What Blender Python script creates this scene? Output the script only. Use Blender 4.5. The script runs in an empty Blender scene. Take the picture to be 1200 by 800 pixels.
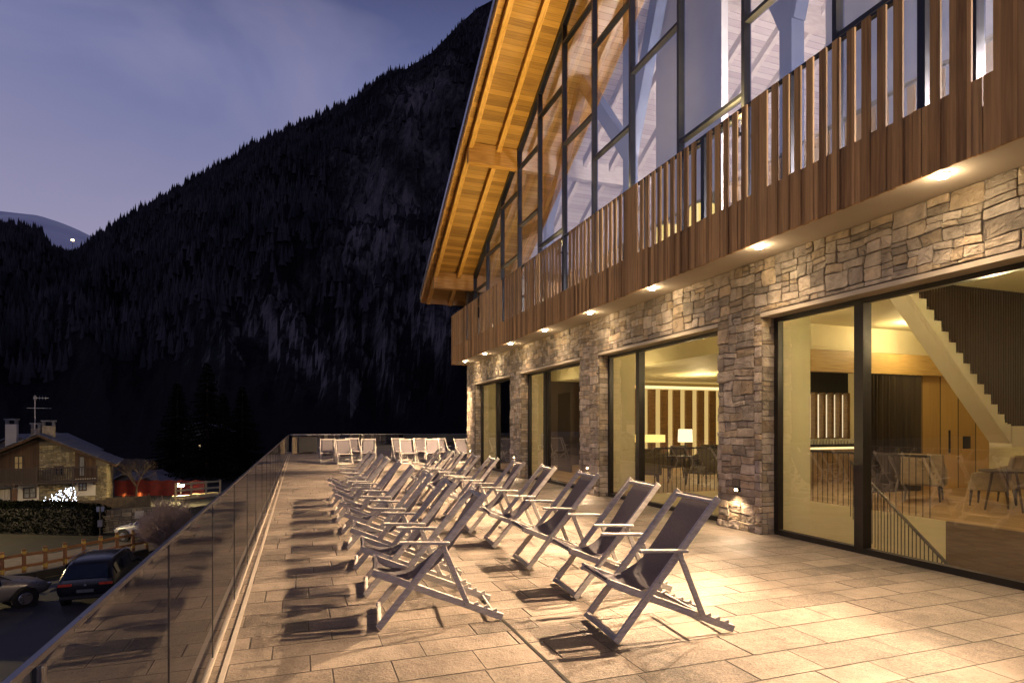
import bpy, bmesh, math, random
from mathutils import Vector, Matrix, noise
R = math.radians
S = bpy.context.scene
COL = S.collection
rnd = random.Random(7)

# ------------------------------------------------------------------ camera maths
FPX = 700.0; VPX = 350.0; HY = 499.0; CH = 1.6
TH = math.atan2(600 - VPX, FPX); CO, SI = math.cos(TH), math.sin(TH)
KX = FPX / CO
def at(px, d, z=0.0):                    # ground position of something seen at column px, depth d
    r = (px - 600) * d / FPX
    return Vector((r * CO + d * SI, -r * SI + d * CO, z))

cam = bpy.data.cameras.new('camera'); co = bpy.data.objects.new('camera', cam); COL.objects.link(co)
co.location = (0, 0, CH); co.rotation_euler = (R(90), 0, -TH)
cam.lens = 21.0; cam.sensor_width = 36; cam.shift_y = (HY - 400) / 1200.0
cam.clip_start = 0.05; cam.clip_end = 9000
S.camera = co

# ------------------------------------------------------------------ materials
def nmat(name):
    m = bpy.data.materials.new(name); m.use_nodes = True
    nt = m.node_tree; nt.nodes.clear()
    out = nt.nodes.new('ShaderNodeOutputMaterial')
    return m, nt, out
def N(nt, t, **kw):
    n = nt.nodes.new(t)
    for k, v in kw.items():
        if hasattr(n, k): setattr(n, k, v)
        else: n.inputs[k.replace('_', ' ')].default_value = v
    return n
def L(nt, a, b): nt.links.new(a, b)
def mth(nt, op, a, b=None, c=None):
    n = nt.nodes.new('ShaderNodeMath'); n.operation = op
    for i, v in enumerate((a, b, c)):
        if v is None: continue
        if isinstance(v, (int, float)): n.inputs[i].default_value = v
        else: nt.links.new(v, n.inputs[i])
    return n.outputs[0]
def c4(c): return (c[0], c[1], c[2], 1)
def mat(name, c, rough=0.6, var=0.25, scale=6, stretch=(1, 1, 1), bump=0.0, metal=0.0, spec=0.5, c2=None, attr=None, sheen=0, transl=0, detail=5, sat=None, bscale=None):
    m, nt, out = nmat(name)
    p = N(nt, 'ShaderNodeBsdfPrincipled'); p.inputs['Roughness'].default_value = rough
    p.inputs['Metallic'].default_value = metal; p.inputs['Specular IOR Level'].default_value = spec
    tc = N(nt, 'ShaderNodeTexCoord'); mp = N(nt, 'ShaderNodeMapping'); mp.inputs['Scale'].default_value = stretch
    L(nt, tc.outputs['Object'], mp.inputs['Vector'])
    no = N(nt, 'ShaderNodeTexNoise'); no.inputs['Scale'].default_value = scale; no.inputs['Detail'].default_value = detail
    L(nt, mp.outputs[0], no.inputs['Vector'])
    rp = N(nt, 'ShaderNodeValToRGB'); rp.color_ramp.elements[0].position = .3; rp.color_ramp.elements[1].position = .7
    d = c2 if c2 else tuple(v * (1 + var) for v in c)
    lo = c if c2 else tuple(v * (1 - var) for v in c)
    rp.color_ramp.elements[0].color = c4(lo); rp.color_ramp.elements[1].color = c4(d)
    L(nt, no.outputs['Fac'], rp.inputs[0])
    colr = rp.outputs[0]
    if attr:                              # per-piece tint held in a colour attribute
        at_ = N(nt, 'ShaderNodeAttribute'); at_.attribute_name = attr
        mx = N(nt, 'ShaderNodeMix'); mx.data_type = 'RGBA'; mx.blend_type = 'MULTIPLY'; mx.inputs[0].default_value = 1
        L(nt, colr, mx.inputs[6]); L(nt, at_.outputs['Color'], mx.inputs[7]); colr = mx.outputs[2]
    L(nt, colr, p.inputs['Base Color'])
    if bump:
        b = N(nt, 'ShaderNodeBump'); b.inputs['Strength'].default_value = bump; b.inputs['Distance'].default_value = .02
        n2 = N(nt, 'ShaderNodeTexNoise'); n2.inputs['Scale'].default_value = bscale or scale * 3; n2.inputs['Detail'].default_value = 6
        L(nt, mp.outputs[0], n2.inputs['Vector']); L(nt, n2.outputs['Fac'], b.inputs['Height']); L(nt, b.outputs[0], p.inputs['Normal'])
    rr = mth(nt, 'MULTIPLY_ADD', no.outputs['Fac'], .25, rough - .12); L(nt, rr, p.inputs['Roughness'])
    if transl:
        tr = N(nt, 'ShaderNodeBsdfTranslucent'); L(nt, colr, tr.inputs[0])
        ms = N(nt, 'ShaderNodeMixShader'); ms.inputs[0].default_value = transl
        L(nt, p.outputs[0], ms.inputs[1]); L(nt, tr.outputs[0], ms.inputs[2]); L(nt, ms.outputs[0], out.inputs[0])
    else: L(nt, p.outputs[0], out.inputs[0])
    return m
def emis(name, c, s, var=0):
    m, nt, out = nmat(name)
    e = N(nt, 'ShaderNodeEmission'); e.inputs[0].default_value = c4(c); e.inputs[1].default_value = s
    L(nt, e.outputs[0], out.inputs[0]); return m
def thin_glass(name, ior=1.5, tint=(.95, .97, .96), rough=0.0, gt=(1, 1, 1)):
    m, nt, out = nmat(name)
    f = N(nt, 'ShaderNodeFresnel'); f.inputs[0].default_value = ior
    # the same reflectance from both sides of a thin pane
    geo = N(nt, 'ShaderNodeNewGeometry')
    inv = mth(nt, 'MULTIPLY_ADD', geo.outputs['Backfacing'], (1 / ior - ior), ior)
    # fresnel node inverts the ior itself on back faces, so feed it the inverse there
    inv2 = mth(nt, 'DIVIDE', 1.0, ior)
    sw = mth(nt, 'ADD', mth(nt, 'MULTIPLY', geo.outputs['Backfacing'], mth(nt, 'SUBTRACT', inv2, ior)), ior)
    L(nt, sw, f.inputs[0])
    r2 = mth(nt, 'DIVIDE', mth(nt, 'MULTIPLY', f.outputs[0], 2), mth(nt, 'ADD', f.outputs[0], 1))
    t = N(nt, 'ShaderNodeBsdfTransparent'); t.inputs[0].default_value = c4(tint)
    g = N(nt, 'ShaderNodeBsdfGlossy'); g.inputs['Roughness'].default_value = rough; g.inputs[0].default_value = c4(gt)
    ms = N(nt, 'ShaderNodeMixShader'); L(nt, r2, ms.inputs[0]); L(nt, t.outputs[0], ms.inputs[1]); L(nt, g.outputs[0], ms.inputs[2])
    L(nt, ms.outputs[0], out.inputs[0]); return m

def plank_mat(name, c, c2, width, axis, rough=.6, gloss=.5, seam=.25, length=2.6):
    """boards: `axis` is the coordinate across the boards; seams, per-board tint, long grain"""
    m, nt, out = nmat(name)
    tc = N(nt, 'ShaderNodeTexCoord'); sp = N(nt, 'ShaderNodeSeparateXYZ'); L(nt, tc.outputs['Object'], sp.inputs[0])
    a = sp.outputs['XYZ'.index(axis)]
    q = mth(nt, 'DIVIDE', a, width); idn = mth(nt, 'FLOOR', q); fr = mth(nt, 'FRACT', q)
    wn = N(nt, 'ShaderNodeTexWhiteNoise'); wn.noise_dimensions = '1D'; L(nt, idn, wn.inputs['W'])
    mp = N(nt, 'ShaderNodeMapping'); st = [1.2, 1.2, 1.2]; st['XYZ'.index(axis)] = 22; mp.inputs['Scale'].default_value = st
    L(nt, tc.outputs['Object'], mp.inputs[0])
    cm = N(nt, 'ShaderNodeCombineXYZ'); L(nt, mth(nt, 'MULTIPLY', idn, 3.7), cm.inputs[0]); L(nt, mth(nt, 'MULTIPLY', idn, 1.9), cm.inputs[1]); L(nt, mth(nt, 'MULTIPLY', idn, 5.3), cm.inputs[2])
    ad = N(nt, 'ShaderNodeVectorMath'); L(nt, mp.outputs[0], ad.inputs[0]); L(nt, cm.outputs[0], ad.inputs[1])
    no = N(nt, 'ShaderNodeTexNoise'); no.inputs['Scale'].default_value = 1.6; no.inputs['Detail'].default_value = 5; L(nt, ad.outputs[0], no.inputs[0])
    f = mth(nt, 'ADD', mth(nt, 'MULTIPLY', no.outputs['Fac'], .6), mth(nt, 'MULTIPLY', wn.outputs['Value'], .5))
    rp = N(nt, 'ShaderNodeValToRGB'); rp.color_ramp.elements[0].position = .25; rp.color_ramp.elements[1].position = .85
    rp.color_ramp.elements[0].color = c4(c); rp.color_ramp.elements[1].color = c4(c2); L(nt, f, rp.inputs[0])
    ed = mth(nt, 'MINIMUM', fr, mth(nt, 'SUBTRACT', 1.0, fr))
    sm = mth(nt, 'MULTIPLY_ADD', mth(nt, 'LESS_THAN', ed, .035), seam - 1, 1.0)
    mx = N(nt, 'ShaderNodeVectorMath'); mx.operation = 'SCALE'; L(nt, rp.outputs[0], mx.inputs[0]); L(nt, sm, mx.inputs['Scale'])
    p = N(nt, 'ShaderNodeBsdfPrincipled'); p.inputs['Roughness'].default_value = rough; p.inputs['Specular IOR Level'].default_value = gloss
    L(nt, mx.outputs[0], p.inputs['Base Color'])
    b = N(nt, 'ShaderNodeBump'); b.inputs['Strength'].default_value = .35; b.inputs['Distance'].default_value = .01
    hh = mth(nt, 'ADD', mth(nt, 'MULTIPLY', no.outputs['Fac'], .4), mth(nt, 'GREATER_THAN', ed, .05)); L(nt, hh, b.inputs['Height']); L(nt, b.outputs[0], p.inputs['Normal'])
    L(nt, p.outputs[0], out.inputs[0]); return m

def paver_mat(name, c=(.160, .128, .102), h=.31):
    m, nt, out = nmat(name)
    tc = N(nt, 'ShaderNodeTexCoord'); sp = N(nt, 'ShaderNodeSeparateXYZ'); L(nt, tc.outputs['Object'], sp.inputs[0])
    x, y = sp.outputs[0], sp.outputs[1]
    yw = mth(nt, 'ADD', y, mth(nt, 'MULTIPLY', mth(nt, 'SINE', mth(nt, 'MULTIPLY', y, 2.63)), .085))
    q = mth(nt, 'DIVIDE', yw, h); row = mth(nt, 'FLOOR', q); fy = mth(nt, 'FRACT', q)
    def wn(v, k):
        w = N(nt, 'ShaderNodeTexWhiteNoise'); w.noise_dimensions = '1D'; L(nt, mth(nt, 'ADD', v, k), w.inputs['W']); return w.outputs['Value']
    W = mth(nt, 'MULTIPLY_ADD', wn(row, .31), .40, .45)
    q2 = mth(nt, 'ADD', mth(nt, 'DIVIDE', x, W), mth(nt, 'MULTIPLY', wn(row, 7.7), 5.0))
    # uneven lengths inside a row
    q2 = mth(nt, 'ADD', q2, mth(nt, 'MULTIPLY', mth(nt, 'SINE', mth(nt, 'MULTIPLY', q2, 4.1)), .12))
    cell = mth(nt, 'FLOOR', q2); fx = mth(nt, 'FRACT', q2)
    ey = mth(nt, 'MULTIPLY', mth(nt, 'MINIMUM', fy, mth(nt, 'SUBTRACT', 1.0, fy)), h)
    ex = mth(nt, 'MULTIPLY', mth(nt, 'MINIMUM', fx, mth(nt, 'SUBTRACT', 1.0, fx)), W)
    e = mth(nt, 'MINIMUM', ey, ex)
    jn = N(nt, 'ShaderNodeTexNoise'); jn.inputs['Scale'].default_value = 9; L(nt, tc.outputs['Object'], jn.inputs[0])
    thr = mth(nt, 'MULTIPLY_ADD', jn.outputs['Fac'], .004, .000)
    mr = N(nt, 'ShaderNodeMapRange'); L(nt, e, mr.inputs[0]); L(nt, thr, mr.inputs[1]); L(nt, mth(nt, 'ADD', thr, .005), mr.inputs[2])
    tile = mr.outputs[0]
    idv = mth(nt, 'ADD', mth(nt, 'MULTIPLY', row, 17.13), cell)
    tv = wn(idv, .5); tv2 = wn(idv, 3.3)
    n1 = N(nt, 'ShaderNodeTexNoise'); n1.inputs['Scale'].default_value = 55; n1.inputs['Detail'].default_value = 6; n1.inputs['Roughness'].default_value = .7; L(nt, tc.outputs['Object'], n1.inputs[0])
    n2 = N(nt, 'ShaderNodeTexNoise'); n2.inputs['Scale'].default_value = 1.1; n2.inputs['Detail'].default_value = 4; L(nt, tc.outputs['Object'], n2.inputs[0])
    n3 = N(nt, 'ShaderNodeTexNoise'); n3.inputs['Scale'].default_value = 12; n3.inputs['Detail'].default_value = 5; L(nt, tc.outputs['Object'], n3.inputs[0])
    v = mth(nt, 'ADD', mth(nt, 'MULTIPLY', tv, .20), mth(nt, 'MULTIPLY', n1.outputs['Fac'], 1.05))
    v = mth(nt, 'SUBTRACT', mth(nt, 'ADD', v, mth(nt, 'MULTIPLY', n2.outputs['Fac'], .6)), .25); v = mth(nt, 'ADD', v, mth(nt, 'MULTIPLY', n3.outputs['Fac'], .45))
    rp = N(nt, 'ShaderNodeValToRGB'); rp.color_ramp.elements[0].position = .62; rp.color_ramp.elements[1].position = 1.0
    rp.color_ramp.elements[0].color = c4(tuple(k * .38 for k in c)); rp.color_ramp.elements[1].color = c4(tuple(k * 1.8 for k in c)); L(nt, v, rp.inputs[0])
    n4 = N(nt, 'ShaderNodeTexNoise'); n4.inputs['Scale'].default_value = 1.9; n4.inputs['Detail'].default_value = 9; n4.inputs['Roughness'].default_value = .7; n4.inputs['Distortion'].default_value = .6; L(nt, tc.outputs['Object'], n4.inputs[0])
    st = N(nt, 'ShaderNodeMapRange'); st.inputs[1].default_value = .36; st.inputs[2].default_value = .58; st.inputs[3].default_value = .66; st.inputs[4].default_value = 1.06; L(nt, n4.outputs['Fac'], st.inputs[0])
    sv = N(nt, 'ShaderNodeVectorMath'); sv.operation = 'SCALE'; L(nt, rp.outputs[0], sv.inputs[0]); L(nt, st.outputs[0], sv.inputs['Scale'])
    mj = N(nt, 'ShaderNodeMix'); mj.data_type = 'RGBA'; L(nt, tile, mj.inputs[0]); mj.inputs[6].default_value = c4((.05, .038, .03)); L(nt, sv.outputs[0], mj.inputs[7])
    p = N(nt, 'ShaderNodeBsdfPrincipled'); L(nt, mj.outputs[2], p.inputs['Base Color'])
    L(nt, mth(nt, 'ADD', mth(nt, 'MULTIPLY', tv2, .22), mth(nt, 'MULTIPLY_ADD', n3.outputs['Fac'], .3, .27)), p.inputs['Roughness'])
    b = N(nt, 'ShaderNodeBump'); b.inputs['Strength'].default_value = 1; b.inputs['Distance'].default_value = .012
    hg = mth(nt, 'ADD', mth(nt, 'MULTIPLY', tile, 1.2), mth(nt, 'ADD', mth(nt, 'MULTIPLY', n1.outputs['Fac'], .7), mth(nt, 'MULTIPLY', n3.outputs['Fac'], .9)))
    L(nt, hg, b.inputs['Height']); L(nt, b.outputs[0], p.inputs['Normal'])
    L(nt, p.outputs[0], out.inputs[0]); return m

M = {}
M['paver'] = paver_mat('flamed_stone_pavers')
M['stone'] = mat('rubble_stone', (.30, .25, .185), .85, c2=(.54, .46, .35), scale=7, bump=.9, attr='tint', bscale=26)
M['mortar'] = mat('mortar', (.12, .10, .08), .95, .3, 20, bump=.5)
M['plaster'] = mat('cream_plaster', (.62, .55, .43), .8, .05, 2, bump=.05)
M['cream'] = mat('cream_wall', (.68, .60, .38), .7, .05, 2, bump=.03)
M['lintel'] = mat('lintel_plaster', (.50, .43, .33), .8, .08, 3)
M['bronze'] = mat('dark_bronze_metal', (.016, .012, .010), .4, .2, 8, metal=.3)
M['steel'] = mat('blue_black_steel', (.012, .014, .024), .35, .2, 8, metal=.3)
M['larch'] = plank_mat('larch_slat', (.22, .115, .04), (.74, .44, .17), .0925, 'Y', .65, .4, .9)
M['soffit'] = plank_mat('soffit_planks', (.17, .085, .020), (.40, .225, .060), .14, 'Y', .5, .4, .55)
M['beam'] = mat('glulam_beam', (.30, .15, .035), .5, scale=2, stretch=(1, 6, 14), c2=(.52, .29, .085), bump=.1)
M['rafter'] = mat('rafter_wood', (.36, .19, .045), .5, scale=2, stretch=(14, 1, 6), c2=(.60, .35, .10), bump=.1)
M['whiteplank'] = plank_mat('limewashed_planks', (.50, .43, .40), (.76, .68, .64), .14, 'Y', .6, .4, .45)
M['whitebeam'] = mat('limewashed_beam', (.62, .54, .48), .6, scale=2, stretch=(2, 1, 8), c2=(.78, .70, .63))
M['frame_wood'] = mat('bleached_wood', (.48, .43, .37), .5, scale=5, stretch=(3, 12, 12), c2=(.74, .68, .60), bump=.15)
M['canvas'] = mat('grey_canvas', (.105, .092, .10), .85, scale=90, c2=(.17, .15, .16), bump=.25, transl=.12, detail=2)
M['railmetal'] = mat('satin_rail_metal', (.20, .20, .24), .30, .03, 2, metal=.9)
M['steelgrey'] = mat('joint_steel', (.10, .09, .085), .4, .1, 9, metal=.5)
M['chrome'] = mat('brushed_steel', (.42, .42, .46), .3, .15, 9, metal=1)
M['glass'] = thin_glass('window_glass', 1.95, (.93, .93, .86), gt=(.95, .95, .95))
M['upglass'] = thin_glass('coated_glass', 3.1, (.80, .84, .90))
M['railglass'] = thin_glass('laminated_glass', 3.8, (.80, .83, .83))
M['spot'] = emis('lamp_core', (1, .80, .52), 160)
M['spot_small'] = emis('step_lamp_core', (1, .74, .4), 45)
M['shade'] = emis('lit_lampshade', (1, .80, .48), 2.4)
M['shade_y'] = emis('lit_yellow_shade', (1, .72, .22), 2.0)
M['cove'] = emis('cove_glow', (1, .76, .36), 2.2)
M['whitewall'] = mat('white_wall', (.66, .63, .60), .8, .04, 2)
M['bluesteel'] = mat('painted_truss', (.12, .15, .24), .5, .1, 2)
M['walnut'] = mat('walnut_slat', (.16, .085, .03), .5, scale=3, stretch=(1, 1, 8), c2=(.30, .17, .06))
M['oakpanel'] = plank_mat('oak_panel', (.42, .26, .09), (.58, .38, .14), .62, 'X', .5, .4, .3)
M['oakfloor'] = plank_mat('oak_floor', (.28, .17, .07), (.46, .30, .13), .18, 'X', .35, .5, .5)
M['curtain'] = mat('dark_curtain', (.030, .018, .006), .8, .4, 3, stretch=(6, 6, .3))
M['darkwood'] = mat('dark_brown_wood', (.035, .019, .010), .6, .3, 4, stretch=(6, 6, .6))
M['brownwood'] = mat('brown_stair_wood', (.06, .035, .016), .4, scale=2, stretch=(2, 2, 14), c2=(.11, .065, .03))
M['olive'] = mat('olive_upholstery', (.085, .068, .022), .8, .25, 12)
M['taupe'] = mat('beige_upholstery', (.30, .23, .14), .8, .2, 12)
M['bar'] = mat('bar_front', (.32, .21, .09), .4, .3, 5)
M['glassware'] = mat('clear_glassware', (.75, .70, .55), .15, .1, 5)
M['dark'] = mat('dark_cabinet', (.012, .010, .009), .5, .2, 5)

# ------------------------------------------------------------------ mesh helpers
class MB:
    def __init__(self): self.v = []; self.f = []; self.tint = []; self.cur = None
    def add(self, vs, fs):
        o = len(self.v); self.v += [tuple(p) for p in vs]; self.f += [[i + o for i in f] for f in fs]
        if self.cur is not None: self.tint += [self.cur] * len(fs)
        return self
    def box(self, a, b):
        x0, x1 = sorted((a[0], b[0])); y0, y1 = sorted((a[1], b[1])); z0, z1 = sorted((a[2], b[2]))
        return self.add([(x0,y0,z0),(x1,y0,z0),(x1,y1,z0),(x0,y1,z0),(x0,y0,z1),(x1,y0,z1),(x1,y1,z1),(x0,y1,z1)],
                 [(0,3,2,1),(4,5,6,7),(0,1,5,4),(1,2,6,5),(2,3,7,6),(3,0,4,7)])
    def cbox(self, c, s): return self.box([c[i]-s[i]/2 for i in range(3)], [c[i]+s[i]/2 for i in range(3)])
    def bar(self, p0, p1, w, t, side=(0, 1, 0)):
        p0, p1 = Vector(p0), Vector(p1); d = (p1 - p0).normalized(); s = Vector(side)
        s = (s - d * s.dot(d)).normalized(); n = d.cross(s)
        vs = []
        for p in (p0, p1):
            for a, b in ((-1,-1),(1,-1),(1,1),(-1,1)): vs.append(p + s * (a * w / 2) + n * (b * t / 2))
        return self.add(vs, [(0,3,2,1),(4,5,6,7),(0,1,5,4),(1,2,6,5),(2,3,7,6),(3,0,4,7)])
    def cyl(self, p0, p1, r0, r1=None, n=10, cap=True):
        r1 = r0 if r1 is None else r1
        p0, p1 = Vector(p0), Vector(p1); d = (p1 - p0).normalized()
        a = Vector((0, 0, 1)) if abs(d.z) < .9 else Vector((1, 0, 0)); s = d.cross(a).normalized(); t = d.cross(s)
        vs = []
        for p, r in ((p0, r0), (p1, r1)):
            for i in range(n):
                an = 2 * math.pi * i / n; vs.append(p + (s * math.cos(an) + t * math.sin(an)) * r)
        fs = [(i, (i + 1) % n, n + (i + 1) % n, n + i) for i in range(n)]
        if cap: fs += [tuple(range(n - 1, -1, -1)), tuple(range(n, 2 * n))]
        return self.add(vs, fs)
    def poly(self, pts): return self.add(pts, [tuple(range(len(pts)))])
    def prism(self, pts, off):
        n = len(pts); off = Vector(off); a = [Vector(p) for p in pts]
        return self.add(a + [p + off for p in a], [tuple(range(n - 1, -1, -1)), tuple(range(n, 2 * n))] + [(i, (i + 1) % n, n + (i + 1) % n, n + i) for i in range(n)])
    def build(self, name, m, parent=None, smooth=False, bevel=0, local=False, fix=True):
        me = bpy.data.meshes.new(name)
        off = Vector((0, 0, 0))
        if parent and not local:
            p = parent
            while p: off += p.location; p = p.parent
        me.from_pydata([tuple(Vector(p) - off) for p in self.v], [], self.f)
        if self.tint:
            a = me.color_attributes.new('tint', 'FLOAT_COLOR', 'CORNER')
            k = 0
            for fi, po in enumerate(me.polygons):
                t = self.tint[fi]
                for _ in po.loop_indices: a.data[k].color = (t[0], t[1], t[2], 1); k += 1
        elif fix:
            bm = bmesh.new(); bm.from_mesh(me); bmesh.ops.recalc_face_normals(bm, faces=bm.faces)
            if bevel: bmesh.ops.bevel(bm, geom=bm.edges[:], offset=bevel, segments=1, affect='EDGES', clamp_overlap=True)
            bm.to_mesh(me); bm.free()
        if isinstance(m, (list, tuple)):
            for k in m: me.materials.append(k)
        else: me.materials.append(m)
        if smooth:
            for po in me.polygons: po.use_smooth = True
        o = bpy.data.objects.new(name, me); COL.objects.link(o)
        if parent: o.parent = parent
        return o
def tag(o, label, cat, group=None, kind=None):
    if label: o['label'] = label
    if cat: o['category'] = cat
    if group: o['group'] = group
    if kind: o['kind'] = kind
    return o
def thing(name, label, cat, loc=(0, 0, 0), rz=0, group=None):
    o = bpy.data.objects.new(name, None); COL.objects.link(o); o.location = loc; o.rotation_euler = (0, 0, rz)
    o.empty_display_size = .2
    return tag(o, label, cat, group)
def struct(o): o['kind'] = 'structure'; return o
def dup(root, loc, rz, label=None):
    r = root.copy(); COL.objects.link(r); r.location = loc; r.rotation_euler = (0, 0, rz)
    if label: r['label'] = label
    for ch in list(root.children):
        c = ch.copy(); COL.objects.link(c); c.parent = r
        for g in list(ch.children):
            d = g.copy(); COL.objects.link(d); d.parent = c
    return r
def lamp(kind, name, loc, energy, color, parent=None, size=.05, aim=None, cone=None, blend=1, sx=None, sy=None):
    l = bpy.data.lights.new(name, kind); l.energy = energy; l.color = color
    if kind == 'AREA': l.shape = 'RECTANGLE'; l.size = sx; l.size_y = sy
    else: l.shadow_soft_size = size
    if kind == 'SPOT': l.spot_size = R(cone); l.spot_blend = blend
    o = bpy.data.objects.new(name, l); COL.objects.link(o)
    o.location = Vector(loc)
    if aim is not None: o.rotation_euler = Vector(aim).to_track_quat('-Z', 'Y').to_euler()
    if parent: o.parent = parent; o.location = Vector(loc) - parent.location
    return o

# ------------------------------------------------------------------ world: dusk sky
w = bpy.data.worlds.new('World'); S.world = w; w.use_nodes = True; nt = w.node_tree; nt.nodes.clear()
out = N(nt, 'ShaderNodeOutputWorld'); bg = N(nt, 'ShaderNodeBackground'); L(nt, bg.outputs[0], out.inputs[0])
tc = N(nt, 'ShaderNodeTexCoord'); sp = N(nt, 'ShaderNodeSeparateXYZ'); L(nt, tc.outputs['Generated'], sp.inputs[0])
mp = N(nt, 'ShaderNodeMapping'); mp.inputs['Scale'].default_value = (1.6, 1.6, 3.2); mp.inputs['Rotation'].default_value = (.3, .5, .4); L(nt, tc.outputs['Generated'], mp.inputs[0])
cl = N(nt, 'ShaderNodeTexNoise'); cl.inputs['Scale'].default_value = 1.5; cl.inputs['Detail'].default_value = 5; cl.inputs['Distortion'].default_value = .5; L(nt, mp.outputs[0], cl.inputs[0])
rp = N(nt, 'ShaderNodeValToRGB'); e = rp.color_ramp.elements
e[0].position = 0; e[0].color = (.02, .02, .03, 1); e[1].position = 1; e[1].color = (.012, .015, .04, 1)
for pz, c in ((.02, (.06, .055, .10)), (.12, (.44, .405, .53)), (.3, (.30, .29, .46)), (.48, (.155, .185, .385)), (.60, (.07, .08, .19)), (.75, (.02, .025, .06))):
    k = e.new(pz); k.color = c4(c)
L(nt, sp.outputs[2], rp.inputs[0])
cr = N(nt, 'ShaderNodeMapRange'); cr.inputs[1].default_value = .40; cr.inputs[2].default_value = .68; L(nt, cl.outputs['Fac'], cr.inputs[0])
mx = N(nt, 'ShaderNodeMix'); mx.data_type = 'RGBA'; L(nt, mth(nt, 'MULTIPLY', mth(nt, 'MULTIPLY', cr.outputs[0], .75), mth(nt, 'LESS_THAN', sp.outputs[2], .62)), mx.inputs[0]); L(nt, rp.outputs[0], mx.inputs[6]); mx.inputs[7].default_value = (.34, .31, .47, 1)
up = mth(nt, 'GREATER_THAN', sp.outputs[2], 0.0)
L(nt, mx.outputs[2], bg.inputs[0]); L(nt, mth(nt, 'MULTIPLY', up, .90), bg.inputs[1])
sun = bpy.data.lights.new('afterglow', 'SUN'); sun.energy = .10; sun.angle = R(25); sun.color = (.62, .60, 1)
so = bpy.data.objects.new('afterglow', sun); COL.objects.link(so); so.rotation_euler = Vector((.35, .75, -.5)).to_track_quat('-Z', 'Y').to_euler()

# ------------------------------------------------------------------ key dimensions
XW = 6.41; XG = 6.69; XU = 6.55; XB = 5.71
ZH = 3.2; ZB = 4.04; ZR = 5.98
WIN = [(-2.1, 2.0), (2.95, 7.05), (8.0, 12.1), (13.05, 17.15), (18.1, 22.2)]
YE = 23.3; Y0 = -4.0
def zd(y):                                # underside of the roof deck
    return 6.87 + .555 * (23.9 - y) if y > 2.0 else 6.87 + .555 * 21.9 - .555 * (2.0 - y)

# ------------------------------------------------------------------ terrace
mb = MB(); mb.box((-.66, -6, -.25), (XG + .02, YE, 0)); mb.box((-.66, YE, -.25), (14, 39.5, 0)); struct(mb.build('terrace_floor', M['paver']))
mb = MB(); mb.box((-.64, -6, -5.1), (-.35, 39.4, -.252)); mb.box((-.35, 39.1, -5.1), (14, 39.4, -.252)); struct(mb.build('terrace_wall', M['plaster']))
mb = MB(); mb.box((1.575, -6, .001), (1.60, 39, .004)); struct(mb.build('movement_joint', M['dark']))
# drain channel beside the glass
bal = thing('glass_balustrade', 'frameless glass balustrade with slim steel handrail along the open terrace edge', 'balustrade', (-.55, 1.6, 0))
mb = MB(); mb.box((-.565, -3, .002), (-.535, 39, .03)); mb.box((-.475, -3, .002), (-.445, 39, .012)); mb.box((-.445, -3, .0015), (-.44, 39, .004)); mb.build('base_channel', mat('channel_metal', (.42, .36, .30), .45, .1, 9), bal)
mb = MB(); mb.box((-.558, -3, 1.074), (-.542, 39.05, 1.09)); mb.build('handrail', M['railmetal'], bal)
mb = MB(); mb.box((-.485, 39.0, 1.065), (13.9, 39.05, 1.09)); mb.build('end_handrail', M['chrome'], bal)
yy = 1.6 - 1.45 * 3
ys = []
while yy < 39: ys.append(yy); yy += 1.45
for a in ys:
    mb = MB(); mb.poly([(-.55, a + .006, .02), (-.55, min(a + 1.444, 39), .02), (-.55, min(a + 1.444, 39), 1.072), (-.55, a + .006, 1.072)]); mb.build('glass_panel', M['railglass'], bal, fix=False)
for a in ys:
    mb = MB(); mb.box((-.554, a - .003, .02), (-.546, a + .003, 1.071)); mb.build('panel_joint', M['steelgrey'], bal)
for a in (1.6,): 
    mb = MB(); mb.box((-.545, a - .012, .031), (-.530, a + .012, 1.071)); mb.build('post', M['chrome'], bal, bevel=.004)
k = 0
while k < 9:
    mb = MB(); a = -.4 + k * 1.5; mb.poly([(a, 39.02, .02), (a + 1.49, 39.02, .02), (a + 1.49, 39.02, 1.066), (a, 39.02, 1.066)]); mb.build('end_panel', M['railglass'], bal, fix=False); k += 1

# ------------------------------------------------------------------ lodge
lodge = thing('mountain_lodge', 'large alpine lodge with stone ground floor, slatted balcony and tall glazed gable', 'building', (XW, 10, 0))

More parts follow.
